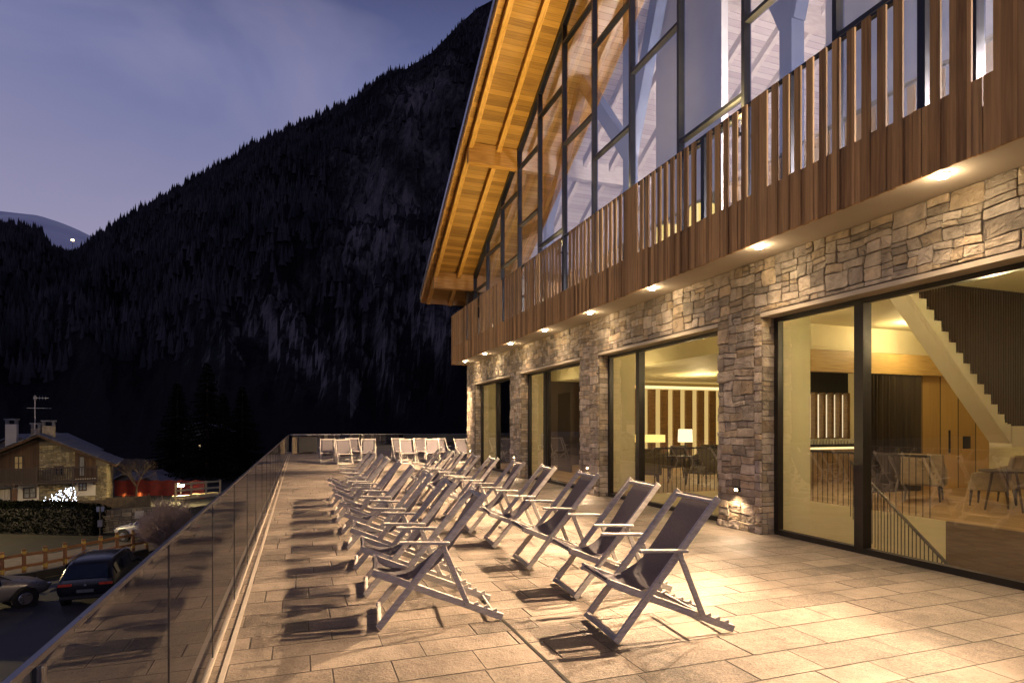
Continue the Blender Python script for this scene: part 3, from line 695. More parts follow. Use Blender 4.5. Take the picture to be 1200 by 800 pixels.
for i, y in enumerate((2.47, 7.52, 12.57, 17.62, 22.7)):
    t = thing('step_light', 'small lit lamp low on the stone pier, %s' % ['off the photo edge', 'nearest of the four', 'second nearest', 'third nearest', 'farthest, at the building corner'][i], 'wall light', (XW - .03, y, .62), 0, 'step lights on the stone piers')
    mb = MB(); mb.box((-.02, -.05, -.03), (.05, .05, .03)); mb.build('housing', M['bronze'], t, local=True)
    mb = MB(); mb.box((-.026, -.03, -.02), (-.021, .03, .012)); mb.build('lens', M['spot_small'], t, local=True)
    lamp('SPOT', 'step_beam', (XW - .10, y, .60), 55, WARM, None, .03, (-.5, 0, -.8), 150, .6)
AMB = (1, .66, .18); AMB2 = (1, .77, .41)
for i, y in enumerate((21.83, 20.15, 18.46, 15.1, 11.73, 8.37, 5.0)):  # added uplights, fixtures invented to brighten the roof soffit
    t = thing('added_soffit_uplight', 'added uplight brightening the roof soffit above the balcony, %s' % ['farthest', 'second farthest', 'third farthest', 'fourth farthest', 'third nearest', 'second nearest', 'nearest'][i], 'uplight', (XU - .16, y - .84, 6.15), 0, 'added uplights for the roof soffit')
    mb = MB(); mb.cyl((0, 0, -.09), (0, 0, .05), .035, .035, 12); mb.build('housing', M['steel'], t, local=True)
    mb = MB(); mb.box((0, -.02, -.05), (.10, .02, -.01)); mb.build('bracket', M['steel'], t, local=True)
    lamp('SPOT', 'added_soffit_beam', (XU - .16, y - .84, 6.22), (55, 115, 215, 500, 900, 1450, 1900)[i], AMB, None, .03, (-.30, .1, 1), 150, .7)
for (x, y, z, e_) in ((9.6, 16.5, 6.5, 30), (10.2, 10.6, 5.6, 150), (9.8, 8.4, 6.0, 2300), (9.6, 6.6, 5.8, 3000), (8.4, 3.0, 6.0, 1700)):
    lamp('POINT', 'assumed_upper_lamp', (x, y, z), e_, (1, .84, .76), None, .12)  # assumed lamps without fixtures, added to light the upper room
for (x, y, z, e_, c) in ((8.2, 5.0, 2.9, 150, AMB2), (8.3, 9.2, 2.9, 150, AMB2), (12.6, 9.2, 3.55, 120, AMB2), (8.6, 14.5, 2.7, 90, AMB2), (12.5, 16.5, 2.7, 160, AMB2), (8.4, 19.5, 2.7, 70, AMB2), (13.5, 11.4, 2.7, 70, AMB2), (8.2, 0, 2.8, 90, AMB2), (14.5, 4.5, 2.7, 100, AMB2)):
    lamp('POINT', 'assumed_room_lamp', (x, y, z), e_, c, None, .03)  # assumed bulbs without fixtures, added to brighten the ground-floor rooms

# ------------------------------------------------------------------ deck chairs
def deck_chair():
    t = thing('deck_chair', 'x', 'deck chair', (0, 0, 0), 0, 'deck chairs on the terrace')
    W = .305; A0 = (0, .0); A1 = (.84, 1.035)
    mb = MB()
    for s in (-1, 1): mb.bar((A0[0], s * (W - .014), .02), (A1[0] + .012, s * (W - .014), A1[1] + .015), .028, .052)
    mb.cyl((A1[0] - .008, -W + .028, A1[1] - .02), (A1[0] - .008, W - .028, A1[1] - .02), .018, n=10)
    mb.bar((.012, -W + .028, .045), (.012, W - .028, .045), .045, .028, (0, 0, 1))
    for s in (-1, 1): mb.cyl((.355, s * (W - .03), .44), (.355, s * (W + .006), .44), .011, n=8)
    mb.build('back_frame', M['frame_wood'], t, local=True, bevel=.003)
    V = W - .036
    mb = MB(); B0 = (-.045, .455); B1 = (1.0, .03)
    for s in (-1, 1): mb.bar((B0[0], s * V, B0[1]), (B1[0], s * V, B1[1]), .028, .055)
    mb.cyl((-.02, -V + .014, .445), (-.02, V - .014, .445), .019, n=10)
    for k in range(4):
        u = .70 + k * .075; x = B0[0] + (B1[0] - B0[0]) * u; z = B0[1] + (B1[1] - B0[1]) * u
        for s in (-1, 1): mb.bar((x, s * V, z + .022), (x + .035, s * V, z + .034), .026, .028)
    mb.cyl((.93, -V + .014, .062), (.93, V - .014, .062), .012, n=8)
    mb.build('seat_frame', M['frame_wood'], t, local=True, bevel=.003)
    mb = MB(); U = W + .018
    for s in (-1, 1): mb.bar((.50, s * U, .655), (.70, s * U, .17), .024, .042)
    mb.cyl((.70, -U, .175), (.70, U, .175), .013, n=8)
    for s in (-1, 1): mb.cyl((.53, s * (W - .02), .60), (.53, s * (U + .016), .60), .010, n=8)
    mb.build('prop_frame', M['frame_wood'], t, local=True, bevel=.003)
    for s in (-1, 1):
        mb = MB(); mb.bar((.555, s * (U + .026), .672), (.16, s * (U + .026), .69), .045, .022); mb.build('armrest', M['frame_wood'], t, local=True, bevel=.004)
    prof = [(.845, 1.045), (.865, 1.02), (.80, .935), (.72, .81), (.64, .69), (.56, .58), (.48, .487), (.40, .42), (.31, .378), (.22, .362), (.13, .37), (.05, .40), (-.01, .435), (-.045, .46), (-.03, .478), (0.0, .462)]
    mb = MB(); nw = 6; hw = .225; vs = []; fs = []
    for i, (x, z) in enumerate(prof):
        tt = i / (len(prof) - 1); sag = .016 * math.sin(math.pi * tt)
        for j in range(nw + 1):
            q = -1 + 2 * j / nw; sg = sag * (1 - q * q)
            dx, dz = .6 * sg, -.8 * sg
            vs.append((x + dx, q * (hw - .012 * math.sin(math.pi * tt)), z + dz))
    for i in range(len(prof) - 1):
        for j in range(nw): k = i * (nw + 1) + j; fs.append((k, k + 1, k + nw + 2, k + nw + 1))
    mb.add(vs, fs); mb.build('canvas_sling', M['canvas'], t, local=True, smooth=True, fix=False)
    return t
proto = deck_chair(); first = True
slings = [o for o in proto.children if o.name.startswith('canvas_sling')][0]
VAR = [slings.data]
for k in range(3):
    me = slings.data.copy(); VAR.append(me)
    sg = (.02, -.012, .03)[k]; tw = (.012, -.014, .005)[k]
    for v in me.vertices:
        t_ = max(0, min(1, (v.co.x + .045) / .9)); w_ = math.sin(math.pi * t_)
        n_ = noise.noise(Vector((v.co.x * 7, v.co.y * 9, k * 4.1)))
        v.co.z -= w_ * (sg + .012 * n_ + tw * v.co.y * 6); v.co.x += w_ * (sg * .6 + .008 * n_)
def place(x, y, rz, label):
    global first
    if first: proto.location = (x, y, 0); proto.rotation_euler = (0, 0, rz); proto['label'] = label; first = False; return
    r = dup(proto, (x, y, 0), rz, label)
    for ch in r.children:
        if ch.name.startswith('canvas_sling'): ch.data = rnd.choice(VAR)
ORD = ['nearest the camera', 'second from the camera', 'third from the camera', 'fourth from the camera', 'fifth from the camera', 'sixth from the camera', 'seventh from the camera', 'eighth from the camera', 'ninth from the camera', 'farthest from the camera']
# left row: front foot at x~.64, near side Y listed
for i, y in enumerate((4.74, 5.70, 6.78, 7.98, 9.15, 10.25, 11.25, 12.25, 13.35)):
    a = R(-6 + rnd.uniform(-1.6, 1.6))
    place(.64 + rnd.uniform(-.03, .03), y + .305, a, 'canvas deck chair in the left row beside the balustrade, ' + (ORD[i] if i < 8 else ORD[9]))
fy = [3.86, 4.98, 6.18, 7.42, 8.55, 9.8, 10.88, 11.98, 13.05, 14.2]
for i, y in enumerate(fy):
    a = R(-5 + rnd.uniform(-1.6, 1.6))
    place((2.20 if i == 0 else 2.40) + rnd.uniform(-.03, .04), y + .29, a, 'canvas deck chair in the right row beside the stone wall, ' + ORD[i])
far = [(384, 25.9), (404, 25.1), (416, 27.6), (430, 25.9), (469, 27.6), (477, 25.6), (495, 27.6), (505.5, 25.9), (519, 27.4), (543, 26.2)]
fo = ['leftmost', 'second from the left', 'third from the left, set back', 'fourth from the left', 'fifth from the left, set back', 'sixth from the left', 'seventh from the left, set back', 'eighth from the left', 'ninth from the left, set back', 'rightmost, partly behind the building corner']
for i, (px, d) in enumerate(far):
    v = at(px, d); place(v.x, v.y - .45, R(90 + rnd.uniform(-8, 8)), 'deck chair facing the camera in the far group, ' + fo[i])

# far end objects
v = at(361, 35); t = thing('cabinet', 'dark low cabinet at the terrace end, left of the far deck chairs', 'cabinet', (v.x, v.y, 0))
mb = MB(); mb.box((-.5, -.3, .08), (.5, .3, .93)); mb.build('body', M['dark'], t, local=True); mb = MB(); mb.box((-.54, -.34, .93), (.54, .34, .97)); mb.build('top', M['darkwood'], t, local=True)
mb = MB()
for s in (-.45, .4): 
    for q in (-.25, .2): mb.box((s, q, 0), (s + .05, q + .05, .08))
mb.build('feet', M['darkwood'], t, local=True)
mb = MB()
for i in range(7): mb.box((-.35 + i * .16, 37.0, .0), (-.35 + i * .16 + .15, 37.04, .95))
tag(mb.build('timber_screen', M['taupe']), 'low pale timber screen in the far left corner of the terrace', 'screen')

# ------------------------------------------------------------------ ground below
GZ = -5.0
M['ground'] = mat('dark_ground', (.008, .008, .005), .95, scale=.9, c2=(.022, .017, .010), bump=.6)
M['asphalt'] = mat('asphalt', (.038, .036, .040), .7, scale=1.2, c2=(.07, .065, .065), bump=.3, bscale=40)
M['path'] = mat('gravel_path', (.11, .09, .075), .9, scale=3, c2=(.20, .16, .13), bump=.4)
mb = MB(); mb.poly([(-3000, -500, GZ - .05), (3000, -500, GZ - .05), (3000, 4000, GZ - .05), (-3000, 4000, GZ - .05)]); struct(mb.build('ground', M['ground'], fix=False))
def gp(px, py, z=GZ):
    d = FPX * (CH - z) / (py - HY); v = at(px, d); return (v.x, v.y, z)
mb = MB(); mb.poly([(-.7, -5, GZ), (-.7, 45, GZ), gp(172, 662), gp(40, 684), gp(-120, 705), (-30, 5, GZ), (-30, -5, GZ)]); struct(mb.build('car_park', M['asphalt'], fix=False))
mb = MB(); mb.poly([gp(-140, 700, GZ + .02), gp(-20, 684, GZ + .02), gp(172, 646, GZ + .02), gp(260, 625, GZ + .02), gp(260, 612, GZ + .02), gp(172, 628, GZ + .02), gp(60, 648, GZ + .02), gp(-140, 668, GZ + .02)]); struct(mb.build('footpath', M['path'], fix=False))
# kerb wall along the path
k0 = [gp(-60, 694), gp(40, 678), gp(110, 664), gp(172, 650)]
mb = MB()
for p, q in zip(k0, k0[1:]): mb.bar(Vector(p) + Vector((0, 0, .16)), Vector(q) + Vector((0, 0, .16)), .32, .25, (0, 0, 1))
struct(mb.build('kerb', M['dark'])) 
M['snow'] = mat('dirty_snow', (.30, .27, .27), .9, scale=4, c2=(.5, .46, .46), bump=.8)
mb = MB(); p = Vector(gp(66, 690)); q = Vector(gp(84, 684))
vs = []; n = 14
for i in range(n):
    c = p + (q - p) * (i / (n - 1)); 
    for j in range(7):
        a = math.pi * j / 6; r = .45 + .15 * noise.noise(Vector((i, j, 3)))
        vs.append((c.x + math.cos(a) * r * .3, c.y + math.cos(a) * r, GZ + math.sin(a) * r * .28 * (math.sin(math.pi * (i + .4) / n) ** .5)))
mb.add(vs, [(i * 7 + j, i * 7 + j + 1, (i + 1) * 7 + j + 1, (i + 1) * 7 + j) for i in range(n - 1) for j in range(6)])
tag(mb.build('snow_bank', M['snow'], smooth=True), 'low bank of dirty snow behind the silver car', 'snow', kind='stuff')

# wooden road fence
M['fencewood'] = mat('orange_fence_wood', (.20, .085, .03), .7, scale=3, stretch=(2, 2, 8), c2=(.34, .16, .06))
M['reflector'] = mat('yellow_sleeve', (.55, .36, .06), .5, .15, 4)
fpx = [(-24, 684), (2, 679), (28, 674), (53, 670), (76, 665), (98, 660), (118, 655.5), (137, 651), (156, 647), (172, 643.5), (188, 640)]
fence = thing('roadside_fence', 'two-rail orange timber fence along the path behind the cars', 'fence', gp(76, 665))
for px, py in fpx:
    p = Vector(gp(px, py)); mb = MB(); mb.cyl(p, p + Vector((0, 0, 1.18)), .085, .08, 10); mb.build('post', M['fencewood'], fence)
    mb = MB(); mb.cyl(p + Vector((0, 0, .95)), p + Vector((0, 0, 1.08)), .089, .086, 10); mb.cyl(p + Vector((0, 0, .25)), p + Vector((0, 0, .42)), .089, .089, 10); mb.build('post_band', M['reflector'], fence)
for z in (.42, .92):
    mb = MB()
    for (a, b) in zip(fpx, fpx[1:]): mb.bar(Vector(gp(*a)) + Vector((0, 0, z)), Vector(gp(*b)) + Vector((0, 0, z)), .13, .06, (0, 0, 1))
    mb.build('rail', M['fencewood'], fence)

# ------------------------------------------------------------------ cars
def car(label, loc, rz, paint, suv, glassm):
    t = thing('parked_car', label, 'car', loc, rz)
    Lc = 4.7; zb = .28
    if suv: sec = [(-2.35,.55,.86,.90,.80,.92),(-2.28,.38,1.02,.90,.70,1.06),(-2.12,.3,1.05,.93,.70,1.38),(-1.75,.28,1.06,.95,.72,1.62),(-1.0,.27,1.06,.96,.74,1.68),(0,.27,1.05,.96,.74,1.67),(.55,.27,1.04,.96,.72,1.58),(1.15,.27,1.02,.95,.74,1.16),(1.6,.28,.98,.94,.80,1.06),(2.1,.32,.88,.90,.78,.96),(2.33,.45,.72,.78,.66,.78)]
    else: sec = [(-2.3,.5,.82,.78,.66,.86),(-2.2,.34,.92,.86,.74,.96),(-1.7,.28,.95,.90,.76,1.02),(-1.35,.27,.95,.91,.70,1.10),(-.75,.26,.95,.91,.62,1.38),(0,.26,.94,.91,.62,1.42),(.5,.26,.93,.91,.62,1.34),(1.05,.26,.90,.90,.70,1.0),(1.6,.28,.84,.88,.72,.92),(2.1,.32,.74,.84,.68,.80),(2.3,.42,.62,.70,.56,.66)]
    vs = []; fs = []; m_ = 14
    for (x, zb, zbelt, hw, hwt, zt) in sec:
        half = [(0, zb), (hw * .82, zb), (hw * .97, zb + .14), (hw, zb + (zbelt - zb) * .6), (hw * .975, zbelt), (hwt, zt - .06 * (zt - zbelt)), (hwt * .86, zt), (0, zt + .025)]
        ring = half + [(-a, b) for a, b in half[-2:0:-1]]
        m_ = len(ring); vs += [(x, a, b) for a, b in ring]
    for i in range(len(sec) - 1):
        for j in range(m_): fs.append((i * m_ + j, i * m_ + (j + 1) % m_, (i + 1) * m_ + (j + 1) % m_, (i + 1) * m_ + j))
    fs.append(tuple(range(m_))); fs.append(tuple((len(sec) - 1) * m_ + j for j in range(m_ - 1, -1, -1)))
    mb = MB(); mb.add(vs, fs); b = mb.build('body', paint, t, local=True, smooth=True)
    sb = b.modifiers.new('s', 'SUBSURF'); sb.levels = 1; sb.render_levels = 1
    def S_(x):
        for p, q in zip(sec, sec[1:]):
            if p[0] <= x <= q[0]:
                k = (x - p[0]) / (q[0] - p[0]); return [p[i] + (q[i] - p[i]) * k for i in range(6)]
    def side(xa, xb, sy, nm='side_window'):
        mb = MB(); n = 5; vs = []; 
        for i in range(n + 1):
            x = xa + (xb - xa) * i / n; s = S_(x)
            for kk in (.12, .80):
                yb = s[3] * .975; z = s[2] + (s[5] - s[2]) * kk; yv = yb + (s[4] - yb) * kk
                vs.append((x, sy * (yv + .012), z))
        mb.add(vs, [(2*i, 2*i+1, 2*i+3, 2*i+2) for i in range(n)]); mb.build(nm, glassm, t, local=True, smooth=True)
    if suv: cuts = [(-1.9,-1.15),(-1.08,-.1),(-.03,.85)]
    else: cuts = [(-1.1,-.25),(-.18,.75)]
    for c in cuts:
        for sy in (-1, 1): side(c[0], c[1], sy)
    mb = MB()
    if suv:
        mb.prism([(-2.315, -.70, 1.08), (-2.315, .70, 1.08), (-1.985, .60, 1.52), (-1.985, -.60, 1.52)], (-.02, 0, .015))
        mb.build('rear_window', glassm, t, local=True)
        mb = MB(); mb.prism([(.70, -.64, 1.54), (.70, .64, 1.54), (1.26, .74, 1.14), (1.26, -.74, 1.14)], (.015, 0, .03)); mb.build('windscreen', glassm, t, local=True)
        for sy in (-1, 1):
            mb = MB(); mb.box((-2.375, sy * .42, .84), (-2.31, sy * .84, .93)); mb.build('tail_light', M['tail'], t, local=True, bevel=.012)
        mb = MB(); mb.box((-2.385, -.26, .60), (-2.345, .26, .71)); mb.build('licence_plate', M['plate'], t, local=True)
        mb = MB(); mb.cyl((-2.375, 0, .87), (-2.36, 0, .87), .045, n=14); mb.build('badge', M['chrome'], t, local=True)
        for sy in (-1, 1):
            mb = MB(); mb.bar((-1.75, sy * .66, 1.70), (.35, sy * .66, 1.69), .03, .03); mb.build('roof_rail', M['chrome'], t, local=True)
        mb = MB(); mb.box((-2.40, -.80, .36), (-2.30, .80, .50)); mb.build('rear_bumper', M['dark'], t, local=True, bevel=.03)
    else:
        mb.prism([(-.80, -.58, 1.35), (-.80, .58, 1.35), (-1.38, .64, 1.09), (-1.38, -.64, 1.09)], (-.01, 0, .03)); mb.build('rear_window', glassm, t, local=True)
        mb = MB(); mb.prism([(.56, -.58, 1.30), (.56, .58, 1.30), (1.08, .66, 1.01), (1.08, -.66, 1.01)], (.012, 0, .03)); mb.build('windscreen', glassm, t, local=True)
        for sy in (-1, 1):
            mb = MB(); mb.box((2.17, sy * .50, .58), (2.30, sy * .72, .70)); mb.build('headlight', M['chrome'], t, local=True, bevel=.02)
            mb = MB(); mb.box((-2.32, sy * .45, .72), (-2.24, sy * .76, .84)); mb.build('tail_light', M['tail'], t, local=True, bevel=.012)
    for sx in (-1.42, 1.42):
        for sy in (-1, 1):
            r = .35 if suv else .33
            mb = MB(); mb.cyl((sx, sy * .74, r), (sx, sy * .955, r), r, r, 24); wh = mb.build('wheel', M['dark'], t, local=True)
            mb = MB(); mb.cyl((sx, sy * .955, r), (sx, sy * .965, r), r * .66, r * .62, 18)
            o = mb.build('rim', M['chrome'], wh, local=True)
            mb = MB(); mb.cyl((sx, sy * .80, r + .02), (sx, sy * .948, r + .02), r + .075, r + .075, 24)
            mb.build('wheel_arch', M['dark'], t, local=True)
    for sy in (-1, 1):
        mb = MB(); mb.box((.72, sy * .93, 1.0), (.86, sy * 1.08, 1.12)); mb.build('wing_mirror', paint, t, local=True, bevel=.02)
    return t
M['tail'] = mat('tail_lens', (.25, .015, .012), .3, .1, 5)
M['tail'].node_tree.nodes['Principled BSDF'].inputs['Emission Color'].default_value = (1, .12, .06, 1); M['tail'].node_tree.nodes['Principled BSDF'].inputs['Emission Strength'].default_value = .03
M['plate'] = mat('plate', (.12, .12, .12), .5)
M['blackpaint'] = mat('black_car_paint', (.010, .010, .014), .22, .1, 3, spec=.4)
M['silver'] = mat('silver_car_paint', (.22, .20, .19), .32, .08, 3, metal=.3)
M['whitepaint'] = mat('white_car_paint', (.42, .41, .40), .3, .05, 3)
M['carglass'] = mat('car_glass', (.012, .018, .035), .12, .1, 3, spec=1)
yv = 25.2 + 2.35
p = at(100, 21.6); car('black estate car seen from behind, parked just below the glass balustrade', (p.x, p.y + 2.35, GZ), R(90), M['blackpaint'], True, M['carglass'])
p = Vector(gp(57, 703)); rz = R(90 - 53); fwd = Vector((math.cos(rz), math.sin(rz), 0)); c = p - fwd * 2.25 + Vector((-math.sin(rz), math.cos(rz), 0)) * .55
car('silver saloon car cut by the left edge of the photo', (c.x, c.y, GZ), rz, M['silver'], False, M['carglass'])
p = at(184, 34.6); car('small white car parked against the stone garden wall behind the fence', (p.x, p.y, GZ), math.pi - TH - R(12), M['whitepaint'], False, M['carglass'])

# ------------------------------------------------------------------ street lamp, signs, lower fences
M['lampglow'] = emis('street_lamp_glow', (1, .82, .45), 200)
def street_lamp(loc, h, label, e_):
    t = thing('street_lamp', label, 'street lamp', loc)
    mb = MB(); mb.cyl((0, 0, 0), (0, 0, h), .06, .04, 10); mb.build('pole', M['dark'], t, local=True)
    mb = MB(); mb.cyl((0, 0, h), (0, 0, h + .08), .06, .16, 12); mb.cyl((0, 0, h + .38), (0, 0, h + .46), .24, .06, 12); mb.build('lamp_head', M['dark'], t, local=True)
    mb = MB(); mb.cyl((0, 0, h + .10), (0, 0, h + .36), .23, .25, 12); mb.build('lantern', M['lampglow'], t, local=True)
    lamp('POINT', 'street_light', Vector(loc) + Vector((0, -.35, h + .2)), e_, (1, .74, .34), None, .15)
    return t
p = at(212, 50); street_lamp((p.x, p.y, GZ - .0), 1.45, 'glowing street lamp on a slim black pole beyond the bare bush', 1300)
street_lamp((-25, 42, GZ), 5.6, 'assumed tall street lamp out of view left of the silver car', 8500)  # assumed lamp, out of view, added to light the chalet front

# stone garden wall + picket fence on it
Mh = mat('yellow_rubble', (.20, .17, .10), .9, scale=2.5, c2=(.36, .31, .19), bump=1, attr='tint', bscale=8)
p0, p1 = at(119, 36.8), at(205, 38.8)
U_ = (p1 - p0).normalized(); Nn = Vector((U_.y, -U_.x, 0)); ln = (p1 - p0).length
gw = thing('garden_wall', 'lit rubble stone garden wall behind the small white car', 'wall', (p0.x, p0.y, GZ))
mb = MB(); stones(mb, [(0, 0, ln, 1.4)], (p0.x, p0.y, GZ), U_, (0, 0, 1), Nn, (), 11, 1.3, 1.4, .015); mb.build('stone_face', Mh, gw)
mb = MB(); mb.prism([(p0.x, p0.y, GZ), (p1.x, p1.y, GZ), (p1.x, p1.y, GZ + 1.4), (p0.x, p0.y, GZ + 1.4)], -Nn * .4); mb.build('wall_core', M['mortar'], gw)
M['paleboard'] = mat('pale_board', (.55, .50, .38), .7, .05, 3)
q = p0 + U_ * ln * .50 + Nn * .07
mb = MB(); mb.bar((q.x, q.y, GZ + .78), (q.x, q.y, GZ + 1.25), .48, .02, U_); tag(mb.build('wall_sign', M['paleboard']), 'blank-looking pale rectangular notice on the garden wall above the white car', 'sign')
sgn = thing('road_sign', 'dark road sign on a pole at the end of the clipped hedge', 'sign', tuple(at(117.5, 36, GZ)))
mb = MB(); mb.cyl((0, 0, 0), (0, 0, 1.75), .05, n=8); mb.build('pole', M['dark'], sgn, local=True)
mb = MB(); mb.bar((-.2, 0, 1.6), (.2, .0, 1.6), .3, .04, (0, 0, 1)); mb.build('sign_plate', M['bluesteel'], sgn, local=True)
mb = MB(); mb.box((-.12, -.1, .55), (.12, .1, .95)); mb.build('post_box', M['chrome'], sgn, local=True)
M['picket'] = mat('weathered_picket', (.10, .075, .035), .8, scale=4, c2=(.2, .15, .07))
pk = thing('picket_fence', 'dark pointed picket fence standing above the stone garden wall', 'fence', tuple(at(130, 37.4, GZ + 1.4)))
a_, b_ = at(92, 36.6, GZ), at(176, 38.5, GZ); n = 46
mb = MB()
for i in range(n):
    c = a_ + (b_ - a_) * (i / (n - 1)); h0 = 1.40 if i > 14 else 0; h1 = 2.12 if i > 16 else 2.0
    if i % 15 == 14: h1 += .12
    mb.bar((c.x, c.y, GZ + h0), (c.x, c.y, GZ + h1), .08, .025, (1, 0, 0))
mb.build('pickets', M['picket'], pk)
mb = MB(); 
for z in (1.5, 1.9): mb.bar(a_ + Vector((0, .04, z)), b_ + Vector((0, .04, z)), .07, .03, (0, 0, 1))
mb.build('rail', M['picket'], pk)
# earth bank under the house and fence
mb = MB(); b0, b1 = at(-60, 44.6, GZ), at(119, 43.2, GZ); b2 = at(210, 46, GZ)
mb.prism([(b0.x, b0.y, GZ - .05), (b1.x, b1.y, GZ - .05), (b2.x, b2.y, GZ - .05), at(225, 75, GZ - .05), at(-80, 75, GZ - .05)], (0, 0, .25)); struct(mb.build('garden_ground', M['ground']))
# red cloth hoarding, orange netting, footbridge
M['redcloth'] = mat('red_tarpaulin', (.14, .012, .01), .8, .35, 2, bump=.5)
M['orangenet'] = mat('orange_net', (.55, .12, .03), .8, .4, 8)
def cloth(a, b, z0, z1, m, nm, lab, wav=.15, sag=.15):
    mb = MB(); n = 26; vs = []
    a, b = Vector(a), Vector(b); s = (b - a).normalized(); nn = Vector((s.y, -s.x, 0))
    for i in range(n + 1):
        c = a + (b - a) * (i / n); o = nn * wav * math.sin(i * 1.3) 
        zt = z1 - sag * abs(math.sin(i * .8))
        vs += [(c.x + o.x, c.y + o.y, z0), (c.x + o.x * .5, c.y + o.y * .5, zt)]
    mb.add(vs, [(2*i, 2*i+2, 2*i+3, 2*i+1) for i in range(n)]); return tag(mb.build(nm, m, smooth=True), lab, 'hoarding')
cloth(at(134, 55), at(240, 55), GZ - .5, GZ + 1.7, M['redcloth'], 'red_hoarding', 'long dark red cloth hoarding strung behind the picket fence')
cloth(at(142, 49), at(152, 49), GZ - .5, GZ + 1.25, M['orangenet'], 'orange_netting', 'bright orange netting pile behind the pickets, left one', .1, .6)
cloth(at(159, 49), at(172, 49), GZ - .5, GZ + 1.35, M['orangenet'], 'orange_netting', 'bright orange netting pile behind the pickets, right one', .1, .6)
fb = thing('footbridge', 'pale timber footbridge with three-rail parapet beside the street lamp', 'bridge', tuple(at(232, 48, GZ)))
M['paletimber'] = mat('pale_timber', (.34, .27, .14), .7, scale=3, c2=(.5, .41, .22))
a_, b_ = at(206, 47.0, GZ), at(258, 50, GZ)
mb = MB()
for z in (-.75, -.25, .25): mb.bar(a_ + Vector((0, 0, z + 1.75)), b_ + Vector((0, 0, z + 1.75)), .14, .06, (0, 0, 1))
mb.build('parapet_rail', M['paletimber'], fb)
for k in range(4):
    c = a_ + (b_ - a_) * (k / 3); mb = MB(); mb.bar((c.x, c.y + .06, GZ + (0 if k in (0, 3) else .95)), (c.x, c.y + .06, GZ + 2.1), .14, .1, (1, 0, 0)); mb.build('post', M['paletimber'], fb)
mb = MB(); mb.bar(a_ + Vector((0, 1.0, .85)), b_ + Vector((0, 1.0, .85)), .14, 2.0, (0, 0, 1)); mb.build('deck', M['paletimber'], fb)

# ------------------------------------------------------------------ alpine house
hd = 46.0; hs = hd / FPX; hp = at(48, hd, GZ)
PH = R(30)
house = thing('chalet', 'stone and timber chalet with dark balcony and slate roof at the left edge', 'house', tuple(hp), -TH + PH)
def hx(px):
    q = (px - 600) / FPX; r0 = (48 - 600) / FPX * hd
    return (q * hd - r0) / (math.cos(PH) - q * math.sin(PH))
def hz(py): return (CH + (HY - py) * hs) - GZ
Mst = mat('chalet_stone', (.17, .14, .08), .9, scale=2.5, c2=(.33, .28, .17), bump=1, attr='tint', bscale=9)
M['whitewash'] = mat('whitewashed_render', (.50, .45, .38), .85, .08, 2)
M['chaletwood'] = plank_mat('chalet_boards', (.045, .022, .010), (.10, .05, .022), .16, 'X', .7, .4, .4)
M['slate'] = mat('slate_roof', (.07, .07, .085), .6, scale=3, c2=(.17, .17, .20), bump=.8)
rz_ = hz(511); er = hz(548); xr = hx(137); xl = -xr * 1.02; wl, wr = -hx(125), hx(125)
def rl(x, top_=0): return rz_ + (er - rz_) * abs(x) / xr + top_
DP = 6.5
mb = MB(); mb.prism([(wl, .02, 0), (wr, .02, 0), (wr, .02, rl(wr) - .1), (0, .02, rl(0) - .1), (wl, .02, rl(wl) - .1)], (0, DP, 0)); mb.build('wall_core', M['mortar'], house, local=True)
mb = MB()
def st_rect(x0, z0, x1, z1, sd): stones(mb, [(x0, z0, x1, z1)], (0, 0, 0), (1, 0, 0), (0, 0, 1), (0, -1, 0), (), sd, 1.0, 1.2, .012)
st_rect(hx(46), 0, hx(88), hz(566), 21); st_rect(hx(112), 0, wr, hz(548), 22); st_rect(hx(88), 0, hx(112), hz(583), 23)
st_rect(hx(46), hz(566), hx(88), hz(530), 24); st_rect(hx(46), hz(530), hx(72), hz(522), 25)
stones(mb, [(0, 0, 6.4, er - .15)], (wr, 0, 0), (0, 1, 0), (0, 0, 1), (1, 0, 0), (), 28, 1.2, 1.2, .012)
mb.build('stone_facing', Mst, house, local=True)
mb = MB(); mb.box((wl, -.03, 0), (hx(46) - .01, .02, hz(565))); mb.build('render_panel', M['whitewash'], house, local=True)
mb = MB(); mb.box((hx(88), -.05, hz(583)), (hx(112), .02, hz(562))); mb.build('render_panel', M['whitewash'], house, local=True)
mb = MB(); mb.prism([(wl, -.03, hz(565)), (hx(46) - .01, -.03, hz(565)), (hx(46) - .01, -.03, rl(hx(46)) - .2), (wl, -.03, rl(wl) - .2)], (0, .05, 0)); mb.build('timber_cladding', M['chaletwood'], house, local=True)
mb = MB(); mb.prism([(hx(88), -.03, hz(562)), (hx(112), -.03, hz(562)), (hx(112), -.03, rl(hx(112)) - .15), (hx(88), -.03, rl(hx(88)) - .15)], (0, .05, 0)); mb.build('timber_cladding', M['chaletwood'], house, local=True)
rf = None
